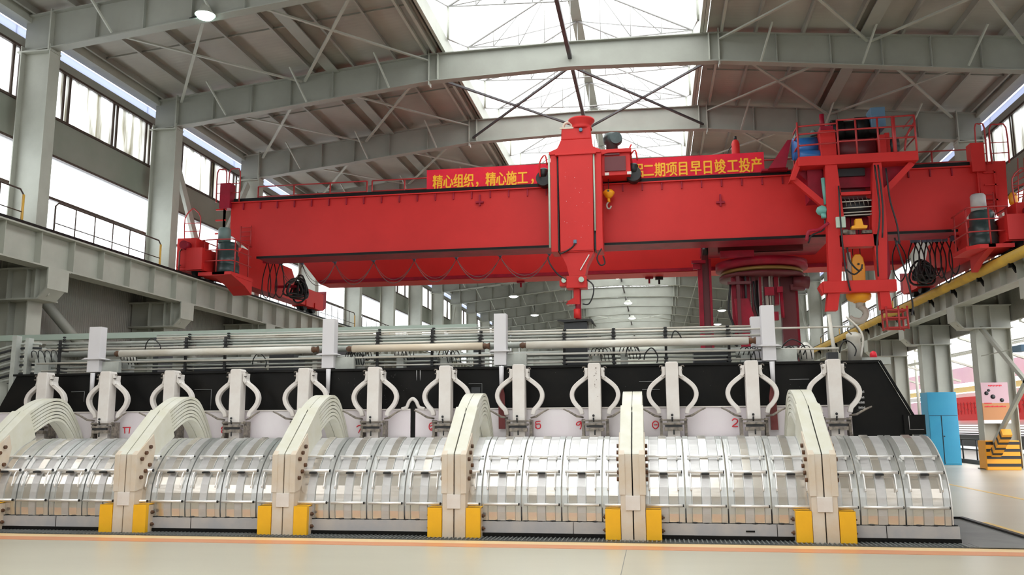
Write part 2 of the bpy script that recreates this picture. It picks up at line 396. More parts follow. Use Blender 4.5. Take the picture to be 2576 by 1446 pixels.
# portal frames: rafter
def rafter(y, label, group):
    r = thing('roof_rafter', label, 'rafter', (XC, y, 13), group)
    xs = [-16.9, -16.0, -7.0, XC, 2.3, 11.3, 12.2]
    bt = [11.83, 11.9, 12.9, 13.05, 12.9, 11.9, 11.83]; tp = [12.86, 12.95, 13.83, 13.9, 13.83, 12.95, 12.86]
    w = M().prism([(x, z) for x, z in zip(xs, bt)]+[(x, z) for x, z in reversed(list(zip(xs, tp)))], 'y', y+.14, y+.16)
    for x in (-14.7, -13.3, -11.9, -10.4, -8.8, 4.1, 5.7, 7.2, 8.6, 10.0):   # web stiffeners
        i = max(j for j in range(6) if xs[j] <= x); u = (x-xs[i])/(xs[i+1]-xs[i])
        w.box(x-.012, x+.012, y+.02, y+.14, bt[i]+(bt[i+1]-bt[i])*u, tp[i]+(tp[i+1]-tp[i])*u)
    w.build('web', STEEL, r)
    for nm, zz, s in (('bottom_flange', bt, -1), ('top_flange', tp, 1)):
        fl = M()
        for i in range(6): fl.bar((xs[i], y+.15, zz[i]), (xs[i+1]+.005, y+.15, zz[i+1]), .3, .03, (0, 0, 1))
        fl.build(nm, STEEL, r)
    for x, z0, z1 in ((-7.05, 12.75, 13.98), (-6.75, 12.93, 13.83), (2.35, 12.75, 13.98), (2.05, 12.93, 13.83)):
        M().box(x-.02, x+.02, y, y+.3, z0, z1).build('splice_plate', STEEL2, r)
    for x in (-16.05, 11.35): M().box(x-.02, x+.02, y-.02, y+.32, 11.8, 13.02).build('end_plate', STEEL2, r)
    for x, dx in ((-14.2, -.35), (-11.3, -.3), (-8.4, -.3), (3.6, .3), (6.6, .3), (9.6, .35)):
        zb = zraft(x)-.95
        M().bar((x, y+.02, zb), (x+dx, y-.75, zraft(x+dx)+.02), .05, .05).build('fly_brace', STEEL2, r)
    return r
rf = rafter(K0, 'grey steel roof rafter nearest the camera, at upper left', 'roof rafters')
index_children()
for k in range(1, NB):
    dup(rf, (XC, K0+BAY*k, 13), 'grey steel roof rafter, %s from the camera%s' % (ORD[k], ', crossing in front of the skylight' if k == 1 else ', just above the red crane' if k == 2 else ''))

# columns
def column(side, y, label, group):
    s = 1 if side == 'left' else -1; xf = XL if side == 'left' else XR      # inner face
    X = lambda d: xf-s*d
    def bx(m, d0, d1, *a): return m.box(min(X(d0), X(d1)), max(X(d0), X(d1)), *a)
    c = thing('steel_column', label, 'column', (xf, y, 0), group)
    bx(bx(M(), 0, .03, y, y+.42, 5.7, 12.0), .87, .9, y, y+.42, 5.7, 12.0).build('upper_flanges', STEEL2, c)
    bx(M(), .03, .87, y+.17, y+.2, 5.7, 12.0).build('upper_web', STEEL2, c)
    M().prism([(X(.04), 11.85), (X(.86), 11.85), (X(.86), 12.95), (X(.75), 12.95), (X(.4), 12.6), (X(.1), 12.05)], 'y', y+.2, y+.24).build('knee_plate', STEEL, c)
    bx(M(), -.02, 1.0, y-.01, y+.43, 11.80, 11.84).build('cap_plate', STEEL2, c)
    lo = M(); bx(lo, 0, .03, y-.05, y+.5, 0, 5.7); bx(lo, 1.14, 1.17, y-.05, y+.5, 0, 5.7); bx(lo, .03, 1.14, y+.2, y+.24, 0, 5.7)
    lo.build('lower_shaft', STEEL2, c)
    bx(M(), .55, .59, y-.02, y+.2, 0, 5.0).build('lower_stiffener', STEEL, c)
    br = M().prism([(X(-.68), 5.7), (X(-.68), 5.2), (X(-.6), 5.0), (X(-.45), 4.92), (X(0), 4.9), (X(0), 5.7)], 'y', y-.1, y-.06)
    bx(br, -.7, 1.17, y-.3, y+.6, 5.68, 5.72); bx(br, -.72, -.68, y-.3, y+.5, 5.15, 5.7)
    br.bar((X(-.7), y+.05, 5.17), (X(-.45), y+.05, 4.9), .7, .04); bx(br, -.45, 1.17, y-.3, y+.5, 4.88, 4.92)
    for q in (-.35, -.1, .45): bx(br, q, q+.02, y-.28, y-.06, 4.92, 5.68)
    bx(br, 0, 1.17, y-.1, y-.06, 4.92, 5.7)
    br.build('corbel', STEEL2, c)
    bx(M(), -.1, 1.3, y-.15, y+.6, 0, .05).build('base_plate', STEEL, c)
    return c
for side in ('left', 'right'):
    c0 = column(side, K0, 'grey steel column on the %s side nearest the camera' % side, 'steel columns on the %s side' % side)
    index_children()
    for k in range(1, NB):
        lab = 'grey steel column on the %s side, %s from the camera' % (side, ORD[k])
        if side == 'right' and k == 2: lab = 'grey steel column on the right side with a pink poster and striped foot'
        if side == 'right' and k == 3: lab = 'grey steel column on the right side behind the blue cabinet'
        dup(c0, ((XL if side == 'left' else XR), K0+BAY*k, 0), lab)

# runway girders
def runway(side):
    s = 1 if side == 'left' else -1; xc = XL+.45 if side == 'left' else XR-.45
    g = thing('runway_girder', 'long grey crane runway girder on the %s side' % side, 'girder', (xc, 30, 5.7))
    w = M().box(xc-.01, xc+.01, 10, Y_B, 5.72, 6.62)
    y = 10.5
    while y < Y_B:
        w.box(xc-.2, xc+.2, y, y+.02, 5.74, 6.6); y += 1.28
    w.build('web', STEEL2, g)
    M().box(xc-.24, xc+.24, 10, Y_B, 5.70, 5.74).build('bottom_flange', STEEL2, g)
    M().box(xc-.26, xc+.26, 10, Y_B, 6.58, 6.62).build('top_flange', STEEL2, g)
    tag(M().box(xc-.06, xc+.06, 10, Y_B, 6.62, 6.76).box(xc-.16, xc+.16, 10, Y_B, 6.62, 6.65).build('crane_rail', BLACK), 'black crane rail on top of the %s runway girder' % side, 'rail')
    xw0, xw1 = (XL-1.2, xc-.26) if side == 'left' else (xc+.26, XR+1.2)
    tag(M().box(xw0, xw1, 10, Y_B, 6.52, 6.57).build('walkway', DECK), 'steel walkway beside the %s crane rail' % side, 'walkway')
runway('left'); runway('right')
# walkway railings between the left columns
def rail_fence(x, y0, y1, z, h, n, m, me, name, label, group, yellow=True):
    t = thing(name, label, 'railing', (x, y0, z), group)
    M().tube([(x, y0, z), (x, y0, z+h*.9), (x, y0+.12, z+h), (x, y1-.12, z+h), (x, y1, z+h*.9), (x, y1, z)], .025, 6).build('top_rail', m, t)
    M().tube([(x, y0, z+h*.5), (x, y1, z+h*.5)], .016, 6).build('middle_rail', m, t)
    M().tube([(x, y0, z+h*.22), (x, y1, z+h*.22)], .01, 6).build('lower_rail', m, t)
    for i in range(1, n): yy = y0+(y1-y0)*i/n; M().tube([(x, yy, z), (x, yy, z+h)], .018, 6).build('post', m, t)
    if yellow: M().box(x-.03, x+.03, y1-.75, y1, z, z+.2).tube([(x, y1+.01, z), (x, y1+.01, z+h*.9)], .035, 6).build('yellow_end', me, t)
    return t
rr = rail_fence(-16.15, K0+.9, K0+6.1, 6.6, 1.17, 6, RAILB, RAILY, 'walkway_railing', 'dark railing with yellow end on the left walkway between the two nearest columns', 'walkway railings')
rail_fence(-16.15, K0-5.3, K0-.35, 6.6, 1.17, 6, RAILB, RAILY, 'walkway_railing', 'yellow ended railing cut by the left edge of the photo', 'walkway railings')
index_children()
for k in range(1, 9): dup(rr, (-16.15, K0+.9+BAY*k, 6.6), 'dark railing with yellow end on the left walkway, %s bay from the camera' % ORD[k], 'walkway railings')
for k in range(1, 9): dup(rr, (11.9, K0+.9+BAY*k, 6.6), 'dark railing on the right walkway, %s bay from the camera' % ORD[k], 'walkway railings')
# yellow pipe under the right rail
yp = thing('yellow_pipe', 'long yellow pipe running beside the right crane rail', 'pipe', (10.48, 40, 6.4))
M().cyl((10.48, 14, 6.4), (10.48, Y_B, 6.4), .16, 14).build('pipe', YELP, yp)
for i in range(20):
    y = 24.6+i*2.56
    M().bar((10.5, y, 6.3), (10.7, y+.1, 6.0), .05, .1).box(10.44, 10.54, y-.04, y+.04, 6.12, 6.28).build('hanger', BLACK, yp)
# bracing
def brace(name, p, q, w, h, label, group, m=STEEL2, cat='brace'):
    return tag(M().bar(p, q, w, h).build(name, m), label, cat, group)
cells = [(-15.9, -11.5), (-11.4, -7.1), (-6.9, XC), (XC, 2.2), (2.4, 6.8), (6.9, 11.2)]
cname = ['outer left roof cell', 'inner left roof cell', 'left half of the skylight', 'right half of the skylight', 'inner right roof cell', 'outer right roof cell']
for k, bayn in ((0, 'first'), (1, 'second'), (2, 'third'), (6, 'seventh'), (11, 'twelfth')):
    for ci, (xa, xb) in enumerate(cells):
        sky = ci in (2, 3)
        if sky and k in (0, 2): continue
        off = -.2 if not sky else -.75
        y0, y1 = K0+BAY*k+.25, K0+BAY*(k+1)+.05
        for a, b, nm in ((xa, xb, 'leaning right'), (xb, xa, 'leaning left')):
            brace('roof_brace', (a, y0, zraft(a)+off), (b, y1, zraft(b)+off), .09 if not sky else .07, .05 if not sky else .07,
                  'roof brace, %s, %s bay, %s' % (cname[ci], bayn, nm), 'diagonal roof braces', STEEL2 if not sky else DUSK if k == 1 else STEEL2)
for side, x in (('left', -16.45), ('right', 11.75)):
    for k in (1, 7):
        y0 = K0+BAY*k
        for p, q, nm in (((x, y0+.4, 11.6), (x, y0+3.3, 7.0), 'near'), ((x, y0+6.3, 11.6), (x, y0+3.3, 7.0), 'far')):
            brace('wall_brace', p, q, .12, .28, '%s leg of the V brace between the %s columns, bay %s from the camera' % (nm, side, ORD[k]), 'V braces between columns')
for p, q, nm in (((11.5, 32.8, 4.95), (11.5, 26.2, .9), 'down towards the camera'), ((11.5, 32.75, .75), (11.5, 26.2, 4.9), 'up towards the camera')):
    brace('cross_brace', p, q, .1, .16, 'pale diagonal brace at the right edge sloping %s' % nm, 'cross braces by the right aisle')
for y0 in (K0, K0+BAY, K0+2*BAY):
    nm = {K0: 'nearest', K0+BAY: 'second', K0+2*BAY: 'third'}[y0]
    tag(M().cyl((-16.6, y0+.5, 5.6), (-16.6, y0+5.2, 2.6), .14, 12).build('tube_brace', STEEL), 'thick grey tube brace under the left runway, %s bay' % nm, 'brace', 'tube braces under the left runway')
    tag(M().box(-16.95, -16.6, y0+.5, y0+BAY, 3.9, 4.0).box(-16.95, -16.9, y0+.5, y0+BAY, 3.7, 4.2).build('wall_girt', STEEL), 'grey wall girt under the left runway, %s bay' % nm, 'girt', 'girts under the left runway')
for side, xs in (('left', (-17, -6.9)), ('right', (2.2, 12.4))):
    for k in range(0, 9):
        y = K0+BAY*(k+.5)
        tag(M().bar((xs[0], y, zraft(xs[0])+.12), (xs[1], y, zraft(xs[1])+.12), .03, .05).build('sag_rod', PURL),
            'thin sag rod crossing the %s roof slope in bay %s' % (side, ORD[k]), 'rod', 'sag rods between purlins')
# lamps
def lamp(p, r, label, group, m, name='high_bay_lamp', zt=None):
    t = thing(name, label, 'lamp', p, group); x, y, z = p
    M().lathe([(.02, .3), (r*.4, .28), (r*.6, .12), (r, 0), (r*1.02, -.02), (r*.96, 0)], p, 'z', 20).build('reflector', STEEL2, t)
    M().lathe([(r*.93, -.015), (r*.7, -.09), (r*.3, -.13), (.01, -.14)], p, 'z', 20).build('lens', m, t)
    M().tube([(x, y, z+.28), (x, y, zt or z+.55)], .02, 6).build('stem', BLACK, t)
    return t
la = lamp((-11.45, 19.95, 12.42), .27, 'glowing round high bay lamp on the nearest rafter, upper left', 'high bay lamps', LAMPW)
M().tube([(-11.9, 19.95, 12.36), (-11.5, 19.95, 12.42)], .015, 6).build('bracket', BLACK, la)
for i, (px, py, zz) in enumerate(((1292, 745, 12.3), (1345, 792, 12.3), (1816, 780, 12.3), (1805, 815, 12.3), (1553, 697, 13.0), (1580, 762, 13.0), (1590, 800, 13.))):
    p = at(px, py, Z=zz)
    lamp(tuple(p), .42, ['lit lamp left of the red mast tip, upper one', 'lit lamp left of the red mast tip, lower one', 'lit lamp between the red masts, upper one', 'lit lamp between the red masts, lower one',
         'lit lamp under the far skylight, just below the crane girder', 'lit lamp in the middle of the far skylight', 'lit lamp low in the far skylight'][i], 'high bay lamps far along the hall', LAMPF, zt=zraft(p.x)-.02)
# ================================================================== THE REDUCTION POT
YB = 15.15                                        # face of the black superstructure
# sill and inner shell below the covers
st = thing('pot_shell', 'grey steel pot shell sill below the aluminium hood covers', 'pot shell', (-4, 12.8, 0))
M().box(-13.5, 3.98, 12.74, 12.8, .07, .23).build('sill_plate', SILL, st)
M().box(-13.5, 3.98, 12.8, 14.9, 0, .24).build('base', BLACK, st)
M().box(-13.5, 3.99, 12.73, 12.8, 0, .068).build('black_gap', BLACK, st)
M().box(-13.5, 3.9, 12.79, 12.86, .235, .27).build('dark_slot', BLK2, st)
mm = M()
for i in range(86):
    x = -13.3+i*.2; mm.lathe([(.001, -.02), (.03, -.02), (.045, 0), (.001, .0)], (x+random.uniform(-.03, .03), 12.775, .24), 'z', 8)
mm.build('seal_clips', BLK2, st)
for x in (1.62, 3.05, -1.2, -5.5, -7.1, -9.4): M().box(x-.004, x+.004, 12.735, 12.74, .07, .23).build('sill_joint', BLACK, st)
M().box(1.2, 1.32, 12.73, 12.74, .125, .145).build('name_slot', BLACK, st)
M().box(-13.5, 3.9, 13.55, 15.1, 1.36, 1.395).build('deck', ALU2, st)
# hood covers
PROF = [(12.775, .245), (12.76, .36), (12.76, .48), (12.775, .6), (12.80, .72), (12.845, .83), (12.91, .94), (12.99, 1.04), (13.08, 1.13), (13.2, 1.225), (13.33, 1.305), (13.47, 1.37), (13.62, 1.415)]
CW = .585
def hood(x, label):
    h = thing('hood_cover', label, 'hood cover', (x, 12.8, .24), 'aluminium hood covers along the pot')
    cs = [(.007, -.01), (.011, .016), (.085, .016), (.092, .002), (.225, .002), (.231, .018), (.35, .018), (.356, .002), (.49, .002), (.497, .016), (CW-.011, .016), (CW-.007, -.01)]
    vs = []; n = len(cs)
    for i, (y, z) in enumerate(PROF):
        a = PROF[max(i-1, 0)]; b = PROF[min(i+1, len(PROF)-1)]
        ty, tz = b[0]-a[0], b[1]-a[1]; l = math.hypot(ty, tz); ny, nz = -tz/l, ty/l
        for cx, d in cs: vs.append((x+cx, y+ny*d, z+nz*d))
    N = len(PROF)
    vs += [(v[0], v[1]+.012, v[2]-.008) for v in vs]
    B = N*n; fs = []
    for i in range(N-1):
        for j in range(n-1):
            a = i*n+j; fs.append((a, a+1, a+n+1, a+n)); fs.append((B+a, B+a+n, B+a+n+1, B+a+1))
        fs.append((i*n, (i+1)*n, B+(i+1)*n, B+i*n)); fs.append((i*n+n-1, B+i*n+n-1, B+(i+1)*n+n-1, (i+1)*n+n-1))
    for j in range(n-1):
        fs.append((j, B+j, B+j+1, j+1)); t = (N-1)*n+j; fs.append((t, t+1, B+t+1, B+t))
    p = M()._add(vs, fs, False); o = p.build('panel', ALU, h)
    def strip(nm, x0, x1, i0, i1, off, m_):
        v = []; 
        for i in range(i0, i1+1):
            y, z = PROF[i]; a = PROF[max(i-1, 0)]; b = PROF[min(i+1, len(PROF)-1)]
            ty, tz = b[0]-a[0], b[1]-a[1]; l = math.hypot(ty, tz); ny, nz = -tz/l, ty/l
            for cx, d in ((x0, 0), (x0, off), (x1, off), (x1, 0)): v.append((x+cx, y+ny*d, z+nz*d))
        f = [(j*4+k, j*4+(k+1) % 4, j*4+4+(k+1) % 4, j*4+4+k) for j in range(i1-i0) for k in range(4)]
        n4 = (i1-i0)*4; f += [(0, 1, 2, 3), (n4, n4+1, n4+2, n4+3)]
        return M()._add(v, f).build(nm, m_, h)
    for x0, x1 in ((.1, .222), (.36, .487)):
        strip('side_strip', x0, x1, 6, 12, .006, ALUC); strip('side_strip', x0, x1, 0, 6, .005, ALUB)
    strip('centre_strip', .236, .346, 6, 12, .022, ALUB); strip('centre_strip', .236, .346, 0, 6, .021, ALUC)  # tones swap at the middle bar to imitate reflections along the strips
    M().box(x-.003, x+.003, 12.79, 13.6, .25, .3).build('joint_seal', BLK2, h)
    for nm, y, z, r, x0, x1 in (('upper_bar', 13.03, 1.145, .015, .05, .54), ('middle_bar', 12.835, .935, .024, .05, .54), ('lower_bar', 12.71, .475, .02, .04, .545)):
        b = M().tube([(x+x0, y, z), (x+x1, y, z)], r, 8).build(nm, ALU2, h)
        M().tube([(x+x1, y, z), (x+x1+.016, y, z)], r*.95, 8).build('dark_end', BLK2, b)
    for q in (.085, .49):
        M().tube(smooth_pts([(x+q, 12.84, .93), (x+q, 12.785, .86), (x+q, 12.76, .76), (x+q, 12.735, .70)], 3), .011, 6).tube([(x+q, 12.745, .70), (x+q, 12.735, .685)], .012, 6).build('handle_leg', ALU2, h)
        M().box(x+q-.012, x+q+.012, 13.0, 13.06, 1.10, 1.14).build('bar_lug', ALU2, h)
    M().box(x+.236, x+.346, 12.78, 12.83, .895, .92).build('bar_shadow_block', BLK2, h)  # black block painted in as the shadow under the middle bar
    return h
RX_C = [-10.72, -8.13, -5.53, -2.91, -.34, 2.235]           # riser centres
RN = ['leftmost', 'second', 'third', 'fourth', 'fifth', 'rightmost']
def cover_label(xc):
    j = max([i for i, r in enumerate(RX_C) if r < xc], default=-1)
    if j < 0: return 'aluminium hood cover at the left end of the pot, %s from the end' % ORD[round((xc-CW/2-HX[0])/CW)]
    first = min(k for k in range(28) if HX[k]+CW/2 > RX_C[j])
    k = HX.index(xc-CW/2)-first
    return 'ribbed aluminium hood cover with bar handles, %s to the right of the %s riser' % (ORD[k], RN[j])
HX = [3.9-CW*(28-i) for i in range(28)]
h0 = hood(HX[0], cover_label(HX[0]+CW/2)); index_children()
for i in range(1, 28): dup(h0, (HX[i], 12.8, .24), cover_label(HX[i]+CW/2))
ae = thing('end_cap', 'thin aluminium end sheet closing the right end of the hood', 'end sheet', (3.92, 13.2, .24))
M().prism(PROF+[(14.9, 1.4), (14.9, .24)], 'x', 3.905, 3.92).build('sheet', ALU2, ae)

# black superstructure beam
sp = thing('pot_superstructure', 'long black superstructure beam spanning the pot behind the anode rods', 'beam', (-4, YB, 1.4))
M().prism([(-12.25, 2.62), (3.68, 2.62), (4.13, 1.74), (4.13, 1.4), (-12.9, 1.4)], 'y', YB, YB+1.5).build('beam_body', BLACK, sp)
M().prism([(-12.3, 2.60), (3.66, 2.60), (3.70, 2.64), (-12.3, 2.64)], 'y', YB-.05, YB+1.55).build('top_flange', BLACK, sp)
M().bar((3.70, YB-.03, 2.63), (4.16, YB-.03, 1.73), .06, .03).build('end_flange', BLACK, sp)
e = M().box(4.0, 4.33, YB-.06, YB+.6, 1.42, 1.74).build('end_box', BLACK, sp)
M().tube([(4.08, YB-.065, 1.72), (4.08, YB-.065, 1.50), (4.30, YB-.065, 1.50)], .005, 5).build('edge_line', SILL, e)
GREYL = mat('dull_grey_trim', (.2, .2, .2), .5)
for pts in ([(-11.05, 2.29), (-10.77, 2.29), (-10.77, 2.1)], [(-8.5, 2.3), (-8.16, 2.3), (-8.16, 1.93)], [(-3.25, 2.34), (-3.01, 2.34), (-3.01, 2.15)], [(-.25, 2.34), (.1, 2.34)], [(-.2, 2.2), (.1, 2.2)], [(2.25, 2.34), (2.57, 2.34)]):
    M().tube([(x, YB-.008, z) for x, z in pts], .007, 5).build('hatch_frame', GREYL, sp)
for x in (-3.12,): M().box(x-.08, x+.08, YB-.02, YB, 2.1, 2.28).build('hatch', CHAR, sp)
sc = M()
for r, (px, py) in enumerate(((2166, 973), (2165, 985), (2165, 999), (2166, 1012), (2168, 1025))):
    p = at(px, py, Y=YB-.004)
    for k in range(5):
        if r == 0 and k > 1: break
        x = p.x-.05+k*.022; z = p.z
        sc.box(x, x+.005, p.y-.002, p.y, z-.017, z+.017).box(x, x+.016, p.y-.002, p.y, z+.012-.012*(k % 2), z+.017-.012*(k % 2)).box(x+.011, x+.016, p.y-.002, p.y, z-.017, z+.005)
p = at(2165, 1031, Y=YB-.004); sc.box(p.x-.06, p.x+.07, p.y-.002, p.y, p.z-.002, p.z)
sc.build('stencilled_marks', STENCIL, sp)
for px in (1048, 1057):
    p = at(px, 940, Y=YB-.004); M().prism([(p.x-.006, p.z+.08), (p.x+.006, p.z+.08), (p.x+.002, p.z-.12)], 'y', YB-.006, YB-.002).build('paint_drip', STENCIL, sp)
spk = M()
for i in range(70):
    x = random.gauss(-5.0, .25) if i < 45 else random.uniform(-6, 3); z = random.uniform(1.95, 2.55); q = random.uniform(.002, .006)
    spk.box(x, x+q, YB-.004, YB-.001, z, z+q*1.6)
spk.build('paint_specks', GREYL, sp)

# lilac-white apron with slot
ap = thing('apron_panel', 'pale lilac apron panel behind the lower ends of the anode rods', 'apron', (-4, 14.95, 1.4))
for x0, x1 in ((-13, -4.26), (-4.17, 3.17)):
    M().box(x0, x1, 14.95, 15.0, 1.38, 1.885).build('panel', APRON, ap, .006)
    M().box(x0, x1, 14.93, 15.02, 1.885, 1.905).build('top_edge', WHITE, ap)
    M().box(x0, x1, 14.9, 14.96, 1.375, 1.395).build('bottom_edge', WHITE, ap)
M().box(-4.26, -4.17, 14.98, 15.1, 1.38, 2.0).build('slot', BLACK, ap)
M().tube(smooth_pts([(-4.42, 14.95, 1.9), (-4.33, 14.94, 1.93), (-4.28, 14.93, 2.03), (-4.215, 14.93, 2.08), (-4.15, 14.93, 2.03), (-4.1, 14.94, 1.93), (-4.0, 14.95, 1.9)], 4), .032, 8).build('slot_arch', WHITE, ap)
# red numerals written on the apron
STROKES = {
 '11': [[(-.08, .05), (.08, .055)], [(-.045, .05), (-.03, -.06)], [(.065, .055), (.055, -.06)]],
 'c': [[(.03, .05), (-.02, .05), (-.04, .01), (0, -.0), (-.04, -.03), (-.01, -.07), (.03, -.06)]],
 '7': [[(-.07, .03), (-.03, .055), (.04, .05), (.0, -.01), (-.03, -.075)]],
 '6': [[(.03, .06), (-.03, .05), (-.05, -.01), (-.03, -.06), (.03, -.06), (.05, 0), (.03, .06)], [(-.03, 0), (.02, .02), (.03, -.03), (-.02, -.04)]],
 '5': [[(.04, .06), (-.04, .05), (-.035, .01), (.03, .01), (.035, -.05), (-.02, -.065), (-.04, -.03)], [(-.04, .01), (-.045, -.06)]],
 '4': [[(.03, .06), (-.03, .04), (-.05, 0), (0, -.005), (.035, .05), (.03, -.04), (.01, -.075)]],
 '3': [[(0, .065), (-.045, .03), (-.045, -.035), (0, -.065), (.045, -.03), (.045, .035), (0, .065)], [(-.025, 0), (.03, 0)]],
 '2': [[(-.045, .035), (-.01, .065), (.04, .045), (.03, 0), (-.045, -.06), (.045, -.062)]]}
for nm, px, py in (('11', 318, 1082), ('c', 562, 1080), ('c', 735, 1072), ('7', 906, 1078), ('6', 1086, 1072), ('5', 1354, 1068), ('4', 1457, 1068), ('3', 1649, 1068), ('2', 1849, 1063)):
    p = at(px, py, Y=14.94); q = M()
    for s_ in STROKES[nm]: q.tube(smooth_pts([(p.x+a, 14.944, p.z+b) for a, b in s_], 3) if len(s_) > 2 else [(p.x+a, 14.944, p.z+b) for a, b in s_], .009, 5)
    q.build('red_numeral', REDMARK, ap)

# anode rods with lantern clamps
def anode(x, label):
    a = thing('anode_rod', label, 'anode rod', (x, 14.75, 1.4), 'anode rods along the pot')
    M().prism([(x-.105, 1.58), (x+.105, 1.58), (x+.105, 2.60), (x+.09, 2.635), (x-.09, 2.635), (x-.105, 2.60)], 'y', 14.62, 14.84).build('rod', WHITE, a, .012)
    M().box(x-.1, x+.1, 14.66, 14.8, 1.38, 1.56).build('rod_foot', WHITE, a, .006)
    for s in (-1, 1):
        pts = [(.125, 2.42), (.19, 2.37), (.28, 2.30), (.355, 2.22), (.39, 2.12), (.37, 2.02), (.31, 1.93), (.245, 1.86), (.225, 1.78)]
        P = smooth_pts([(x+s*u, 14.77, z) for u, z in pts], 3); v = []; f = []; n = len(P)
        for i, p in enumerate(P):
            d = (P[min(i+1, n-1)]-P[max(i-1, 0)]).normalized(); nx, nz = -d.z, d.x; w_ = .036
            for (k, yy) in ((-1, -.05), (1, -.05), (1, .05), (-1, .05)): v.append((p.x+nx*w_*k, p.y+yy, p.z+nz*w_*k))
        for i in range(n-1):
            for k in range(4): f.append((i*4+k, i*4+(k+1) % 4, (i+1)*4+(k+1) % 4, (i+1)*4+k))
        f += [(0, 1, 2, 3), tuple((n-1)*4+k for k in (3, 2, 1, 0))]
        M()._add(v, f).build('clamp_arm', WHITE, a, .012)
        cl = M().prism([(x+s*.11, 2.56), (x+s*.17, 2.56), (x+s*.165, 2.46), (x+s*.18, 2.40), (x+s*.15, 2.38), (x+s*.11, 2.42)], 'y', 14.68, 14.86).build('collar', WHITE, a, .008)
        M().tube([(x+s*.15, 14.70, 2.57), (x+s*.19, 14.69, 2.575), (x+s*.205, 14.69, 2.55)], .009, 6).cyl((x+s*.17, 14.64, 2.50), (x+s*.17, 14.70, 2.50), .012, 8).build('collar_hook', IRON, cl)
        M().box(x+s*.2-.022, x+s*.2+.022, 14.66, 14.84, 1.40, 1.70).cyl((x+s*.2, 14.63, 1.68), (x+s*.2, 14.66, 1.68), .028, 10).cyl((x+s*.2, 14.63, 1.42), (x+s*.2, 14.66, 1.42), .028, 10).build('side_plate', IRON, a)
        M().tube([(x+s*.2, 14.7, 1.73), (x+s*.3, 14.62, 1.75), (x+s*.43, 14.58, 1.83), (x+s*.52, 14.56, 1.87)], [.014, .02, .016, .012], 6).build('lever', IRON, a)
    c = M().box(x-.2, x+.2, 14.58, 14.66, 1.665, 1.69).box(x-.17, x+.17, 14.56, 14.66, 1.60, 1.635).box(x-.15, x+.15, 14.56, 14.66, 1.50, 1.56).build('lower_clamp', IRON, a, .006)
    M().box(x-.14, x+.14, 14.555, 14.6, 1.565, 1.598).build('clamp_slot', BLK2, c)
    M().cyl((x-.02, 14.56, 1.72), (x-.02, 14.6, 1.66), .014, 8).lathe([(.001, -.02), (.02, -.01), (.02, .015), (.001, .025)], (x-.02, 14.57, 1.755), 'z', 8).cyl((x, 14.56, 1.44), (x, 14.56, 1.52), .012, 8).build('clamp_pin', BLK2, c)
    return a
AX = [-11.295+1.2886*i for i in range(12)]
AL = ['white anode rod at the far left above the leftmost riser arch', 'white anode rod, second from the left, left of the red mark like TI',
      'white anode rod, third from the left, rising behind the second riser arch', 'white anode rod, fourth from the left, between the second and third risers',
      'white anode rod, fifth from the left, rising behind the third riser arch', 'white anode rod just right of the red 7', 'white anode rod just right of the circled red 6',
      'white anode rod just left of the red 5', 'white rust-spotted anode rod between the red 5 and the fifth riser', 'white anode rod just right of the fifth riser',
      'white anode rod just right of the red two, second from the right end', 'rightmost white anode rod, behind the rightmost riser arch']
a0 = anode(AX[0], AL[0]); index_children()
for i in range(1, 12): dup(a0, (AX[i], 14.75, 1.4), AL[i])
q = M()
for i in range(26): x = AX[8]+random.gauss(.02, .015); z = 2.56-abs(random.gauss(0, .16)); q.lathe([(.001, -.001), (random.uniform(.002, .007), 0), (.001, .001)], (x, 14.617, z), 'y', 6)
rs = bpy.data.objects.get('anode_rod.008')
o = q.build('rust_spots', RUST); o.parent = rs; o.location = -Vector(rs.location)
# maroon straps
for px, nm in ((1262, 'fourth and fifth risers'), (1945, 'fifth and rightmost risers')):
    p = at(px, 1030, Y=14.9)
    tag(M().prism([(p.x-.02, p.z+.42), (p.x+.02, p.z+.42), (p.x+.055, p.z+.25), (p.x+.065, p.z-.33), (p.x-.05, p.z-.33), (p.x-.055, p.z+.2)], 'y', 14.88, 14.92).build('maroon_strap', STRAP),
        'maroon strap hanging over the apron between the %s' % nm, 'strap', 'maroon straps')
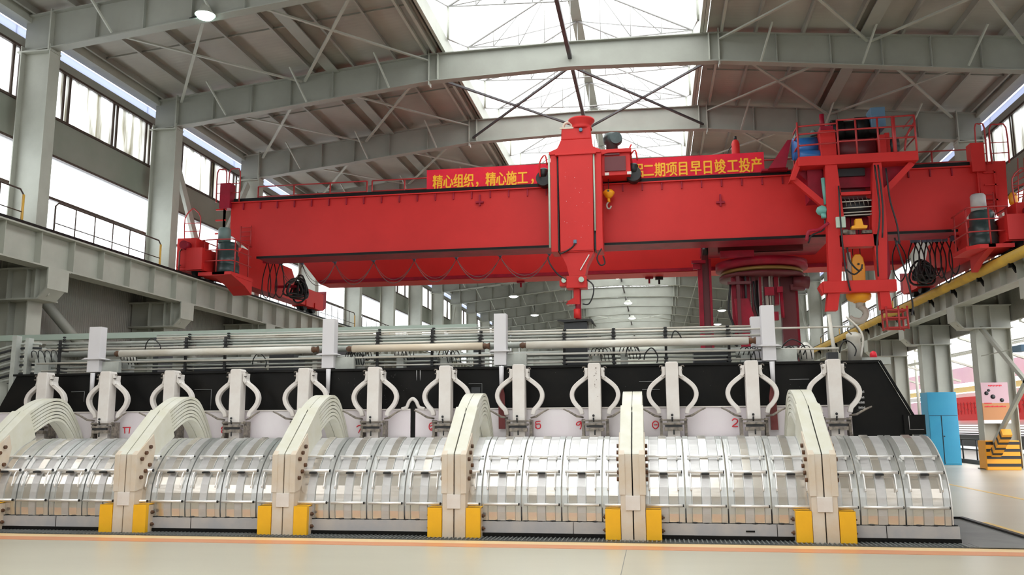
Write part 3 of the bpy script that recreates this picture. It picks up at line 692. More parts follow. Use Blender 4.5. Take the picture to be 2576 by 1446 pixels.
# risers
def arch_layer(m_, t0, t1, x0, x1):
    """one laminated sheet between arch offsets t0..t1"""
    out = [(13.30, 1.80), (13.62, 1.98), (13.92, 2.10), (14.18, 2.13), (14.42, 2.05), (14.62, 1.86), (14.80, 1.62), (14.93, 1.40)]
    inn = [(13.45, 1.42), (13.72, 1.57), (13.95, 1.68), (14.15, 1.72), (14.33, 1.68), (14.47, 1.58), (14.58, 1.48), (14.66, 1.38)]
    def C(t): return smooth_pts([(0, a[0]*(1-t)+b[0]*t, a[1]*(1-t)+b[1]*t) for a, b in zip(out, inn)], 3)
    A = C(t0); B = C(t1)
    m_.prism([(p.y, p.z) for p in A]+[(p.y, p.z) for p in reversed(B)], 'x', x0, x1)
def riser(x, label):
    r = thing('busbar_riser', label, 'busbar riser', (x, 12.8, 0), 'arched busbar risers')
    for s in (-1, 1):
        x0, x1 = (x-.172, x-.008) if s < 0 else (x+.008, x+.172)
        M().prism([(12.55, 0), (12.55, 1.19), (12.95, 1.19), (12.95, 0)], 'x', x0, x1).build('post_half', CREAM, r, .008)
        M().prism([(12.55, 1.192), (12.57, 1.215), (13.42, 1.90), (13.62, 1.45), (13.2, 1.19), (12.95, .95)], 'x', x0, x1).build('inclined_half', CREAM2, r, .008)
        for j in range(7):
            xx0, xx1 = (x-.150, x-.004) if s < 0 else (x+.004, x+.150)
            q = M(); arch_layer(q, j/7+.004, (j+1)/7-.03, xx0-(.006*(j % 2) if s < 0 else 0), xx1+(.006*(j % 2) if s > 0 else 0)); q.build('flexible_strip', CREAM2, r)
        xa, xb = (x-.186, x-.100) if s < 0 else (x+.100, x+.186)
        M().prism([(12.535, .63), (12.535, 1.19), (12.6, 1.24), (12.98, 1.50), (13.05, 1.28), (12.98, .95), (12.75, .66)], 'x', xa, xb).build('splice_cheek', CREAM, r, .006)
        bo = M()
        for j in range(3):
            for (y, z) in ((12.66+j*.11, .84+j*.09), (12.66+j*.11, 1.12+j*.09)):
                e = x+s*.186; bo.cyl((e, y, z), (e+s*.035, y, z), .03, 8)
        bo.build('bolts', RUST, r)
        g0, g1 = (x-.39, x-.178) if s < 0 else (x+.178, x+.39)
        g = M().box(g0, g1, 12.54, 12.62, .015, .435).prism([(12.54, .435), (12.62, .435), (12.98, .455), (12.98, .44), (12.62, .425)], 'x', g0, g1).build('yellow_guard', YEL, r, .006)
        M().box(g0+(.004 if s < 0 else 0), g1-(0 if s < 0 else .004), 12.62, 12.97, .015, .42).build('guard_block', CREAM, g, .004)
        gb = M(); e = x+s*.39
        for y in (12.70, 12.87):
            for z in (.13, .31): gb.cyl((e-s*.01, y, z), (e+s*.025, y, z), .028, 8).cyl((e, y, z), (e+s*.045, y, z), .012, 8)
        gb.build('guard_bolts', RUST, g)
    M().box(x-.006, x+.006, 12.60, 12.9, 0, 1.19).build('seam', BLACK, r)
    M().prism([(12.60, 1.19), (13.40, 1.87), (13.55, 1.47), (12.9, 1.0)], 'x', x-.006, x+.006).build('upper_seam', BLACK, r)
    M().box(x-.1, x+.1, 12.53, 12.56, .42, .62).build('cover_plate', SILL if False else WHITE, r, .004)
    return r
RL = ['leftmost arched busbar riser, cut by the left edge of the photo', 'second arched busbar riser from the left, cream post with yellow guards',
      'third arched busbar riser from the left, cream post with yellow guards', 'fourth arched busbar riser from the left, left of the maroon strap',
      'fifth busbar riser seen head on, straight cream post', 'rightmost arched busbar riser, leaning left towards its arch']
r0 = riser(RX_C[0], RL[0]); index_children()
for i in range(1, 6): dup(r0, (RX_C[i], 12.8, 0), RL[i])

# ---- pipework, posts and ducts on top of the pot
posts = [(245, 3.53, .125, 'leftmost white post rising above the pot, left end'), (830, 3.57, .115, 'white post above the pot over the fifth anode rod'),
         (1260, 3.58, .11, 'tall white post above the pot left of the black duct'), (1933, 3.6, .11, 'tall white post above the pot in front of the red masts')]
for px, zt, hw, lab in posts:
    p = at(px, 870, Y=15.2); x = p.x
    t = thing('superstructure_post', lab, 'post', (x, 15.2, 2.64), 'white posts on top of the pot')
    M().box(x-hw, x+hw, 15.1, 15.3, 2.66, zt).build('shaft', POSTW, t, .006)
    M().prism([(x-hw-.1, 2.90), (x+hw+.1, 2.90), (x+hw+.02, 2.93), (x-hw-.02, 2.93)], 'y', 15.05, 15.35).build('flange', POSTW, t)
    M().box(x+hw, x+hw+.35, 15.2, 15.3, 2.64, 2.86).build('foot_box', PIPEG, t)
    M().cyl((x+.03, 15.08, 2.64), (x+.03, 15.08, 2.2), .045, 10, .035).build('drop_leg', POSTW, t)
p = at(1905, 840, Y=15.6)
tag(M().box(p.x-.11, p.x+.11, 15.5, 15.7, 2.64, 3.46).build('lilac_box_post', POSTW, None, .006), 'short lilac box post just left of the tall post by the red masts', 'post')
def pipe(y, z, r, x0, x1, m_, label, cat='pipe', group='pipes running along the top of the pot', n=10):
    return tag(M().cyl((x0, y, z), (x1, y, z), r, n).build('service_pipe', m_), label, cat, group)
for k, (x0, x1) in enumerate(((-10.3, -6.15), (-5.6, -2.9), (-2.35, 1.75))):
    t = thing('lagged_pipe', 'thick beige lagged pipe above the pot, %s section' % ['left', 'middle', 'right'][k], 'pipe', (x0, 15.3, 3.0), 'thick lagged pipe sections')
    M().cyl((x0+.12, 15.3, 3.02), (x1-.12, 15.3, 3.02), .068, 14).build('lagging', PIPEB if k == 1 else PIPEW, t)
    for xx in (x0, x1-.14): M().tube([(xx, 15.3, 3.02), (xx+.05, 15.3, 3.02), (xx+.09, 15.3, 3.02), (xx+.14, 15.3, 3.02)], [.03, .06, .045, .065], 10).build('rusty_end', RUST, t)
rows = [(15.5, 3.135, .022, PIPEW, 'just above the lagged pipe'), (15.55, 3.20, .018, PIPEG, 'second row above the lagged pipe'), (15.6, 3.26, .03, PIPEG, 'grey, third row above the lagged pipe'),
        (15.58, 3.305, .016, PIPEW, 'fourth row above the lagged pipe'), (15.58, 3.345, .018, PIPEW, 'fifth row above the lagged pipe'), (15.58, 3.39, .014, PIPEG, 'thin topmost row'),
        (15.35, 2.86, .02, PIPEW, 'just below the lagged pipe'), (15.6, 2.79, .02, PIPEG, 'second row below the lagged pipe'), (15.5, 2.72, .016, PIPEW, 'lowest row above the black beam'),
        (16.0, 2.92, .05, PIPEG, 'thick grey, behind the lagged pipe'), (16.1, 3.1, .06, PIPEG, 'thick grey, behind the upper rows')]
for y, z, r, m_, lab in rows:
    pipe(y, z, r, -12.0 if z < 3.3 else -9.6, -2.75 if z > 3.33 else 1.9, m_, 'long horizontal pipe on the pot, %s' % lab)
pipe(15.45, 3.24, .018, -2.6, 3.4, PIPEW, 'thin white pipe crossing in front of the red masts')
pipe(15.3, 2.86, .02, 2.0, 3.1, PIPEW, 'short white pipe right of the tall post')
tag(M().box(-17, -3.4, 16.55, 16.75, 3.46, 3.58).build('pale_green_duct', PTEAL), 'long pale green duct behind the pipework at left', 'duct')
for i_, x_ in enumerate((-14.5, -10.2, -6.3, -3.4)): tag(M().box(x_-.06, x_+.06, 16.55, 17.1, 2.5 if x_ > -12 else 0, 3.46 if x_ < -9 else 3.2).build('duct_post', CHAR), 'dark post holding the pale green duct, %s from the left' % ORD[i_], 'post', 'posts under the pale green ducts')
tag(M().box(-9.5, -3.2, 16.9, 17.2, 3.2, 3.42).build('pale_green_duct', PTEAL), 'second pale green duct behind the middle pipes', 'duct')
# pipe supports
for i, (px, zt) in enumerate(((166, 3.42), (480, 3.42), (578, 3.42), (957, 3.44), (1093, 3.46), (1212, 3.3), (1422, 3.3), (1545, 3.38), (1675, 3.38), (1832, 3.2))):
    x = at(px, 880, Y=15.62).x
    t = thing('pipe_support', 'dark pipe support post, %s from the left' % ORD[i], 'pipe support', (x, 15.62, 2.64), 'dark pipe supports on the pot')
    M().box(x-.022, x+.022, 15.42, 15.46, 2.64, zt-.1).build('post', BLK2, t)
    q = M()
    for z in (2.72, 2.79, 3.135, 3.20, 3.26): q.box(x-.035, x+.035, 15.40, 15.66, z-.035, z-.015)
    for z in (3.305, 3.345, 3.39)[:1 if zt < 3.4 else 3]: q.lathe([(.001, -.02), (.03, -.012), (.03, .012), (.001, .02)], (x, 15.55, z), 'z', 8)
    q.build('clamps', BLK2, t)
# black duct with cap
t = thing('black_duct', 'black square duct with flared cap below the red mast tip', 'duct', (-1.4, 16, 2.6))
p0 = at(1421, 905, Y=16); p1 = at(1479, 905, Y=16); zt = at(1450, 806, Y=16).z
M().box(p0.x, p1.x, 15.95, 16.4, 2.64, zt-.03).build('shaft', CHAR, t, .004)
M().prism([(p0.x-.12, zt+.01), (p1.x+.09, zt+.01), (p1.x+.14, zt-.07), (p1.x+.12, zt-.07), (p1.x+.07, zt-.02), (p0.x, zt-.04), (p0.x-.12, zt-.01)], 'y', 15.9, 16.5).build('cap', BLK2, t)
for i, (xa, xb, ya, lab) in enumerate(((680, 742, 893, 'between the first two posts'), (1745, 1838, 884, 'left of the tallest right post'), (492, 640, 915, 'wide, left of the second support'), (1025, 1105, 903, 'left of the third post'))):
    p0 = at(xa, ya, Y=15.8); p1 = at(xb, ya, Y=15.8)
    tag(M().box(p0.x, p1.x, 15.75, 16.3, 2.64, p0.z).build('black_box', CHAR, None, .006), 'black metal box on top of the pot, %s' % lab, 'box', 'black boxes on the pot')
# grey valve blocks, small cylinders, hoses
for i, (px, py, sz) in enumerate(((110, 900, .22), (320, 905, .1), (905, 893, .08), (1570, 890, .09), (1120, 900, .12), (1990, 890, .13), (700+180, 905, .07), (1500, 895, .1), (1875, 893, .12), (1008, 893, .1))):
    p = at(px, py, Y=15.55); x, z = p.x, p.z
    t = thing('valve_block', 'small grey valve block on top of the pot, %s from the left' % ORD[[0, 1, 3, 7, 5, 9, 2, 6, 8, 4][i]], 'valve', (x, 15.55, 2.64), 'valve blocks on the pot')
    M().box(x-sz*.7, x+sz*.7, 15.5, 15.7, 2.64, z).build('body', PIPEG, t, .01)
    M().cyl((x-sz*1.3, 15.6, z+.02), (x+sz*1.2, 15.6, z+.02), sz*.5, 12).cyl((x, 15.6, z), (x, 15.6, z+sz*.9), sz*.35, 10).build('cylinder', PIPEW if i % 2 else PIPEG, t)
    q = M()
    for k in range(4): xx = x-sz+k*sz*.66; q.tube(smooth_pts([(xx, 15.5, z), (xx+.05, 15.42, z+.12), (xx+.16, 15.4, z+.1), (xx+.2, 15.45, z-.1)], 4), .008, 6)
    q.build('hoses', BLK2, t)
for i, (px, py, rr, w_) in enumerate(((1995, 872, .2, 1), (1590, 885, .14, .8), (1985, 890, .14, 1), (1700, 850, .1, .8), (265+120, 868, .16, 1), (1240+400, 893, .1, 1.4), (2130, 875, .15, .8), (655, 905, .12, 1.3), (900, 900, .12, 1.2))):
    p = at(px, py, Y=15.35)
    pts = [(p.x-rr*w_, 15.35, p.z-.08), (p.x-rr*.8*w_, 15.33, p.z+.03), (p.x-rr*.2, 15.3, p.z+.12), (p.x+rr*.5, 15.32, p.z+.08), (p.x+rr, 15.35, p.z-.03), (p.x+rr*.8, 15.36, p.z-.14)]
    tag(M().tube(smooth_pts(pts, 5), .011, 6).build('black_hose', BLK2), 'curled black hose above the black beam near %s' % ['the tall right post, large loop', 'the middle anode rods', 'the tall right post, small loop', 'the right pipe ends', 'the leftmost post', 'the right pipe support', 'the white standpipe', 'the black box', 'the second white post'][i], 'hose', 'curled black hoses')
# items at the right end of the beam
t = thing('standpipe', 'thin white standpipe at the right end of the pot', 'pipe', (3.0, 15.4, 2.64))
M().cyl((3.06, 15.4, 2.64), (3.0, 15.4, 3.45), .035, 10, .03).build('tube', PIPEW, t)
M().box(2.93, 3.1, 15.35, 15.5, 2.64, 2.8).build('foot', CHAR, t)
t = thing('filter_canister', 'white ribbed canister with bent pipe at the right end of the pot', 'canister', (3.42, 15.6, 2.64))
M().lathe([(.11, 0), (.11, .38), (.125, .4), (.125, .46), (.05, .5)], (3.42, 15.6, 2.66), 'z', 14).build('body', PIPEW, t)
M().tube(smooth_pts([(3.5, 15.55, 2.7), (3.55, 15.5, 3.0), (3.5, 15.5, 3.2), (3.3, 15.5, 3.42)], 4), .018, 6).build('bent_pipe', PIPEW, t)
M().tube(smooth_pts([(3.38, 15.5, 3.1), (3.3, 15.48, 3.2), (3.42, 15.48, 3.26), (3.5, 15.5, 3.14)], 4), .012, 6).build('wire', IRON, t)
t = thing('beacon_lamp', 'small red domed beacon at the right end of the pot top', 'beacon', (3.72, 15.8, 2.64))
M().box(3.5, 4.0, 15.6, 16.0, 2.6, 2.72).build('bracket', PIPEG, t)
M().lathe([(.06, 0), (.06, .06), (.045, .1), (.01, .12)], (3.76, 15.75, 2.72), 'z', 12).build('dome', REDMARK, t)
t = thing('grey_box', 'grey box with hose coupling right of the tall post', 'box', (2.5, 15.5, 2.64))
M().box(2.2, 2.45, 15.4, 15.7, 2.64, 2.92).build('body', PIPEG, t, .01)
M().lathe([(.1, 0), (.13, .1), (.13, .25), (.03, .36)], (2.62, 15.6, 2.64), 'z', 12).build('ribbed_can', PIPEW, t)
# left end cluster: vertical pipe bank and bulging tank
t = thing('pipe_bank', 'bank of stacked grey pipes at the left end of the pot', 'pipe bank', (-12.6, 15.6, 2.2))
for k in range(12):
    z = 2.35+k*.085
    M().tube(smooth_pts([(-14.5, 15.9, z-.35), (-13.3, 15.8, z-.1), (-12.7, 15.7, z), (-12.2, 15.7, z+.0)], 4), .025, 6).build('pipe', PIPEG if k % 2 else CHAR, t)
M().box(-12.75, -12.65, 15.55, 15.7, 1.9, 3.45).build('upright', PIPEG, t); M().box(-12.45, -12.38, 15.55, 15.7, 2.0, 3.4).build('upright', PIPEG, t)
tag(M().lathe([(.01, -1.2), (.75, -1.1), (.85, -.6), (.85, .6), (.75, 1.1), (.01, 1.2)], (-13.9, 15.9, 1.75), 'x', 24).build('grey_tank', STEEL), 'rounded grey tank at the far left beside the pot', 'tank')
# ================================================================== THE OVERHEAD CRANE
cr = thing('overhead_crane', 'huge red overhead crane bridge spanning the hall on both runway rails', 'crane', (XC, 29.5, 6.8))
GF, GB_, GT, GBm = 29.0, 30.1, 9.77, 7.70
ng = M().prism([(-15.2, 9.75), (-15.2, 8.6), (-14.1, 7.70), (9.75, 7.70), (10.45, 8.6), (10.45, 9.75)], 'y', GF, GB_).build('near_girder', RED, cr)
tb = M()
for i in range(38): x = -14.7+i*.66; tb.box(x-.02, x+.02, GF-.06, GF, 9.5, 9.74)
tb.build('edge_tabs', REDD, ng)
M().box(-15.2, 10.45, GF-.1, GB_+.1, 9.75, 9.79).build('top_flange', RED, cr)
M().box(-15.1, 10.4, GF-.02, GF+.14, 9.79, 9.93).build('trolley_rail', BLACK, cr)
M().box(-14.1, 9.75, GF, GB_+.05, 7.66, 7.70).build('bottom_flange', REDD, cr); M().box(-14.1, 9.75, GF-.06, GF, 7.64, 7.72).build('bottom_edge', BLACK, cr)
M().prism([(-14.8, 9.77), (-14.8, 8.7), (-13.9, 7.60), (9.6, 7.60), (10.2, 8.6), (10.2, 9.77)], 'y', 34.5, 35.7).build('far_girder', RED, cr)
M().box(-13.9, 9.6, 34.45, 34.5, 7.62, 7.75).build('cable_track', REDD, cr)
for px in (1207, 1812): 
    p = at(px, 500, Y=GF-.04); M().box(p.x-.03, p.x+.03, GF-.08, GF, p.z-.25, p.z+.15).box(p.x-.14, p.x+.14, GF-.1, GF, p.z-.16, p.z-.1).build('bracket', REDD, cr)
for px, py in ((1311, 705), (1633, 695), (1658, 697)):
    p = at(px, py, Y=35.6); M().box(p.x-.04, p.x+.04, 35.5, 35.6, p.z-.3, 7.7).box(p.x-.16, p.x+.16, 35.4, 35.6, p.z-.12, p.z-.02).build('hanging_bracket', REDD if px != 1658 else BLK2, cr)
# end carriages
for s, xc_, nm in ((-1, -15.55, 'left'), (1, 10.85, 'right')):
    c = M().box(xc_-.3, xc_+.3, 27.2, 38.4, 6.98, 7.75).prism([(29.6, 7.75), (30.2, 8.35), (34.8, 8.35), (35.4, 7.75)], 'x', xc_-.25, xc_+.25).build('end_carriage', RED, cr)
    for y in (27.6, 28.5, 36.6, 37.6):
        M().cyl((xc_-.16, y, 7.02), (xc_+.16, y, 7.02), .26, 20).build('wheel', BLACK, c)
        M().box(xc_-.34, xc_+.34, y-.3, y+.3, 6.95, 7.2).build('wheel_box', RED, c)
    M().prism([(38.4, 7.0), (38.75, 7.15), (38.75, 7.95), (38.4, 7.8)], 'x', xc_-.3, xc_+.3).build('buffer_plate', REDD, c)
    xo = xc_+s*.42
    b = M().box(xo-.36, xo+.36, 27.4, 28.3, 7.1, 8.15).prism([(27.4, 7.1), (27.4, 7.0), (27.9, 6.85), (28.3, 6.9), (28.3, 7.1)], 'x', xo-.36, xo+.36).build('buffer_box', RED, cr, .02)
    M().cyl((xo-s*.05, 27.4, 7.85), (xo-s*.05, 27.1, 7.85), .15, 16).build('buffer', REDD, b)
    # platform with cage and motor
    xp = xc_-s*.72
    M().prism([(xp-.62, 27.35), (xp+.35, 27.35), (xp+.62, 27.7), (xp+.62, 28.95), (xp-.62, 28.95)] if s < 0 else [(xp-.35, 27.35), (xp+.62, 27.35), (xp+.62, 28.95), (xp-.62, 28.95), (xp-.62, 27.7)], 'z', 6.78, 6.9).build('platform', RED, cr)
    M().prism([(28.95, 6.9), (28.95, 6.3), (28.4, 6.55), (27.35, 6.8), (27.35, 6.9)], 'x', xp-.1, xp+.6 if s < 0 else xp+.1).build('platform_bracket', RED, cr)
    mt_ = M().lathe([(.40, 0), (.42, .05), (.42, .3), (.38, .33), (.40, .38), (.40, .62), (.36, .66), (.36, 1.02), (.3, 1.12)], (xp+.05, 28.1, 6.95), 'z', 24).build('motor_body', MOTOR, cr)
    M().lathe([(.22, 0), (.22, .48), (.18, .54), (.01, .56)], (xp-.05, 28.0, 8.05), 'z', 20).build('motor_cap', MOTL if s < 0 else SILL, mt_)
    q = M()
    A = [(xp-s*(-.6)*1, 27.4)]
    ring = [(xp-.6, 28.8), (xp-.6, 27.65), (xp-.45, 27.42), (xp+.45, 27.42), (xp+.6, 27.65), (xp+.6, 28.8)]
    for z in (7.3, 7.68, 8.05): q.tube(smooth_pts([(x, y, z) for x, y in ring], 3), .022, 6)
    q.build('cage_hoops', RAILR, cr)
    for x, y in ((xp-.6, 28.6), (xp-.58, 27.62), (xp+.0, 27.42), (xp+.58, 27.62), (xp+.6, 28.6)): M().cyl((x, y, 6.9), (x, y, 8.07), .025, 6).build('cage_post', RAILR, cr)
    # ladder against the girder end and top box with hoops
    xl = xc_-s*1.05 if s < 0 else xc_-.2
    l = M()
    for dx in (-.2, .2): l.tube([(xl+dx, 28.85, 8.05), (xl+dx, 28.85, 8.85)], .02, 6)
    for k in range(5): l.tube([(xl-.2, 28.85, 8.15+k*.16), (xl+.2, 28.85, 8.15+k*.16)], .014, 6)
    l.build('ladder', RAILR, cr)
    xb = xc_+.18 if s < 0 else xc_-.36
    M().box(xb-.2, xb+.2, 28.8, 29.2, 9.55, 10.5).build('top_box', REDD if s < 0 else RED, cr)
    h = M()
    for x0, x1, z1 in ((xb-.38, xb-.02, 11.05), (xb+.1, xb+.52, 11.05)) if s < 0 else ((xb+.02, xb+.3, 11.15), (xb+.45, xb+.95, 11.1)):
        h.tube(smooth_pts([(x0, 28.9, 9.8), (x0, 28.9, z1-.12), ((x0+x1)/2, 28.9, z1), (x1, 28.9, z1-.12), (x1, 28.9, 9.8)], 3), .025, 6)
        for zz in (10.15, 10.5): h.tube([(x0, 28.9, zz), (x1, 28.9, zz)], .015, 6)
    h.build('ladder_hoops', RAILR, cr)
    fr = M().box(xc_-.15-.25*s, xc_-.1-.25*s, 28.9, 29.0, 7.9, 9.6).box(xc_+.1, xc_+.15, 28.9, 29.0, 8.1, 9.6)
    for zz in (8.6, 9.1, 9.5): fr.box(xc_-.2, xc_+.2, 28.9, 28.95, zz, zz+.05)
    fr.build('end_frame', RED, cr)
    hoop = M(); xh = xo+s*.1
    for dx, dy in ((-.3, 0), (.3, 0)): hoop.tube(smooth_pts([(xh+dx*.9, 27.9, 8.15), (xh+dx, 27.9, 9.0), (xh, 27.9, 9.35)], 3), .022, 6)
    for zz in (8.5, 8.8): hoop.tube([(xh-.28, 27.9, zz), (xh+.28, 27.9, zz)], .016, 6)
    hoop.build('buffer_railing', RAILR, cr)
M().prism([(10.55, 8.3), (11.3, 8.3), (11.35, 9.9), (10.5, 9.9)], 'y', 28.95, 29.6).build('right_end_panel', RED, cr)
cg = M()
for k in range(5): cg.tube(smooth_pts([(11.35, 28.6, 8.5+k*.18), (11.75, 28.3, 8.65+k*.2), (12.0, 28.8, 8.75+k*.2)], 3), .018, 6)
for k in range(4): cg.tube([(11.4+k*.18, 28.4, 8.4), (11.5+k*.18, 28.4, 9.8)], .016, 6)
cg.build('ladder_cage', RAILR, cr)
M().lathe([(.1, -.2), (.13, -.1), (.13, .1), (.06, .2)], (11.25, 28.4, 8.5), 'z', 14).build('orange_beacon', ORG, cr)
# girder railings
def gr_rail(x0, x1, n, y=29.9):
    q = M()
    for z in (10.22, 10.62): q.tube([(x0, y, z), (x1, y, z)], .025, 6)
    o = q.build('girder_railing', RAILR, cr)
    for i in range(n+1): x = x0+(x1-x0)*i/n; M().cyl((x, y, 9.79), (x, y, 10.62), .03, 6).build('railing_post', RAILR, o)
gr_rail(-14.6, -10.3, 3); gr_rail(-10.1, -7.6, 2); gr_rail(8.3, 10.6, 2); gr_rail(3.9, 5.0, 1)
# festoon under the near girder
ft = thing('cable_festoon', 'scalloped cable festoon hanging below the near crane girder', 'cable', (-9, 31.5, 7.9))
M().box(-14.3, -3.2, 31.46, 31.54, 7.98, 8.04).build('track', REDD, ft)
CX = [-14.3, -13.43, -12.08, -10.52, -8.9, -7.25, -5.56, -3.7]
CABLE = mat('grey_brown_cable', (.16, .13, .12), .5)
for i, x in enumerate(CX):
    M().box(x-.04, x+.04, 31.45, 31.55, 7.86, 8.02).cyl((x-.08, 31.45, 7.95), (x+.08, 31.45, 7.95), .055, 10).build('carrier', STEELB, ft)
    if i < len(CX)-1:
        x1 = CX[i+1]; d = .75+.1*(i > 0)
        for k, dd in enumerate((d, d-.14)):
            M().tube([(x+(x1-x)*t/12, 31.5+.04*k, 7.86-dd*(1-(2*t/12-1)**2)) for t in range(13)], .014 if k == 0 else .01, 6).build('cable', CABLE, ft)
fb = thing('cable_bundle', 'bunched black cable loops hanging at the right end of the crane', 'cable', (9.5, 31.5, 7.9), 'bunched cable loops')
M().box(8.3, 11.0, 31.46, 31.54, 7.98, 8.05).build('track', REDD, fb)
for i, x in enumerate((8.6, 9.1, 9.25, 9.45, 9.6, 9.8, 9.95, 10.15, 10.4)):
    M().box(x-.07, x+.07, 31.42, 31.58, 7.84, 8.02).build('carrier', STEELB, fb)
    w_ = .17 if i else .22; dd = (1.35 if i else 1.6)*random.uniform(.85, 1.1)
    M().tube(smooth_pts([(x-.04, 31.5, 7.85), (x-w_, 31.45+.1*(i % 2), 7.4), (x-w_*.9, 31.5, 7.85-dd*.75), (x, 31.5, 7.85-dd), (x+w_*.9, 31.5, 7.85-dd*.75), (x+w_, 31.5, 7.4), (x+.04, 31.5, 7.85)], 4), .022, 6).build('loop', BLK2, fb)
fl = thing('cable_bundle', 'bunched dark cable and hose loops beside the left end carriage', 'cable', (-14.2, 31.5, 7.9), 'bunched cable loops')
for i, x in enumerate((-14.75, -14.5, -14.2)):
    M().tube(smooth_pts([(x-.04, 31.3, 7.95), (x-.18, 31.3, 7.4), (x-.2, 31.3, 6.8), (x, 31.3, 6.55), (x+.15, 31.3, 6.9), (x+.1, 31.3, 7.5), (x, 31.3, 7.95)], 4), .022, 6).build('loop', BLK2, fl)
M().box(-14.95, -14.0, 31.25, 31.35, 7.93, 8.02).build('track', REDD, fl)
for nm, c_, lab in (('cable_reel', (-14.35, 33.2, 7.15), 'dark tangled cable reel on the left end carriage'), ('cable_reel', (9.9, 33.2, 7.0), 'dark tangled cable reel at the right end carriage')):
    t = thing(nm, lab, 'cable reel', c_, 'cable reels on the crane')
    for k in range(14):
        a = random.uniform(-1.3, 1.3); r_ = random.uniform(.2, .5); e_ = random.uniform(.5, 1.2)
        M().tube([(c_[0]+r_*cos(2*pi*j/16)*cos(a), c_[1]+r_*cos(2*pi*j/16)*sin(a)+.05*k-.2, c_[2]+e_*r_*sin(2*pi*j/16)-.1*cos(4*pi*j/16)) for j in range(17)], .04, 6).build('coil', BLK2, t)
    M().box(c_[0]-1.1 if c_[0] < 0 else c_[0], c_[0] if c_[0] < 0 else c_[0]+.9, c_[1]-.05, c_[1]+.05, c_[2]+.1, c_[2]+.2).build('arm', REDD, t)

# banner behind the mast
bn = thing('red_banner', 'long red banner with golden Chinese lettering along the near crane girder', 'banner', (-2, 29.35, 9.93))
M().box(-7.86, 3.93, 29.33, 29.345, 9.94, 10.74).build('cloth', BANNER, bn)
chars = [('精', 1088), ('心', 1114), ('组', 1140), ('织', 1166), ('，', 1194), ('精', 1221), ('心', 1247), ('施', 1273), ('工', 1301), ('，', 1333),
         ('铝', 1592), ('二', 1618), ('期', 1647), ('项', 1676), ('目', 1705), ('早', 1737), ('日', 1767), ('竣', 1798), ('工', 1830), ('投', 1860), ('产', 1890)]
for ch, px in chars:
    p = at(px, 450, Y=29.32); text_mesh('golden_character', ch, (p.x, 29.322, 10.08 if px < 1400 else 10.11), .54, GOLD, bn, depth=.004, sx=.72, fat=.011)

# mast trolley
ma = thing('mast_trolley', 'red mast with flared top hanging in front of the near crane girder', 'crane trolley', (-2.3, 28, 9.8))
body = M().prism([(-2.89, 7.2), (-1.80, 7.2), (-1.77, 10.52), (-2.92, 10.52)], 'y', 27.75, 28.5).build('front_column', RED, ma, .02)
M().box(-2.86, -1.83, 27.72, 27.76, 7.25, 7.4).build('front_lip', RED, body)
sp_ = M()
for i in range(22): x = random.uniform(-2.8, -1.9); z = random.uniform(7.5, 10.2); q_ = random.uniform(.006, .014); sp_.box(x, x+q_, 27.742, 27.748, z, z+q_)
sp_.build('paint_chips', STENCIL, body)
for x0, x1 in ((-3.2, -2.98), (-1.72, -1.5)):
    M().box(x0, x1, 27.85, 28.7, 7.25, 10.6).build('side_channel', RED, ma, .01)
    M().box(x0+.2 if x0 < -3 else x0-.06, x0+.26 if x0 < -3 else x0, 27.9, 28.6, 7.3, 10.5).build('dark_slot', BLK2, ma)
M().cyl((-3.24, 27.84, 7.4), (-3.24, 27.84, 10.6), .035, 8).build('conduit', GRNBOX, ma); M().cyl((-1.74, 27.80, 7.9), (-1.74, 27.80, 10.5), .03, 8).build('conduit', GRNBOX, ma)
M().box(-3.02, -1.66, 27.7, 28.6, 10.50, 10.56).prism([(-3.24, 10.56), (-1.5, 10.56), (-1.5, 10.66), (-1.75, 10.78), (-1.8, 11.05), (-2.83, 11.05), (-2.95, 10.78), (-3.24, 10.66)], 'y', 27.8, 28.5).build('shoulder', RED, ma, .01)
M().prism([(-2.83, 11.05), (-1.80, 11.05), (-1.84, 11.5), (-2.8, 11.5)], 'y', 27.82, 28.4).build('upper_tank', RED, ma, .05, 3)
M().lathe([(.36, 0), (.34, .08), (.33, .16), (.45, .30), (.45, .36), (.3, .38), (.28, .3)], (-2.15, 28.1, 11.46), 'z', 28).build('flared_collar', RED, ma)
M().tube(smooth_pts([(-2.75, 28.0, 11.5), (-2.72, 28.0, 11.68), (-2.55, 28.0, 11.72), (-2.45, 28.0, 11.6), (-2.45, 28.0, 11.5)], 3), .045, 8).build('lifting_eye', CREAM, ma)
M().box(-2.86, -2.4, 27.8, 27.84, 11.44, 11.5).build('tank_lip', CREAM, ma)
M().cyl((-2.15, 27.82, 11.36), (-2.15, 27.72, 11.36), .06, 10).build('sensor', STEELB, ma)
M().prism([(-2.89, 7.2), (-1.80, 7.2), (-2.02, 6.78), (-2.1, 6.42), (-2.62, 6.42), (-2.7, 6.78)], 'y', 27.8, 28.45).build('lower_funnel', RED, ma)
M().bar((-1.95, 27.78, 7.1), (-2.25, 27.78, 6.6), .06, .03).build('pale_strut', WHITE, ma)
th = M().box(-2.72, -2.05, 27.8, 28.3, 6.02, 6.42).box(-2.95, -2.72, 27.85, 28.2, 6.1, 6.3).build('tool_head', RED, ma, .02)
M().cyl((-2.22, 27.79, 6.28), (-2.22, 27.7, 6.28), .09, 14).cyl((-2.8, 27.84, 6.28), (-2.8, 27.78, 6.28), .08, 12).build('pivot', GRNBOX, th)
M().prism([(-2.5, 6.02), (-2.3, 6.02), (-2.3, 5.5), (-2.75, 5.5), (-2.72, 5.6), (-2.5, 5.72)], 'y', 27.95, 28.15).build('tool_arm', RED, ma, .01)
M().cyl((-2.36, 28.05, 6.0), (-2.36, 28.05, 4.95), .1, 12).build('tool_rod', REDD, ma)
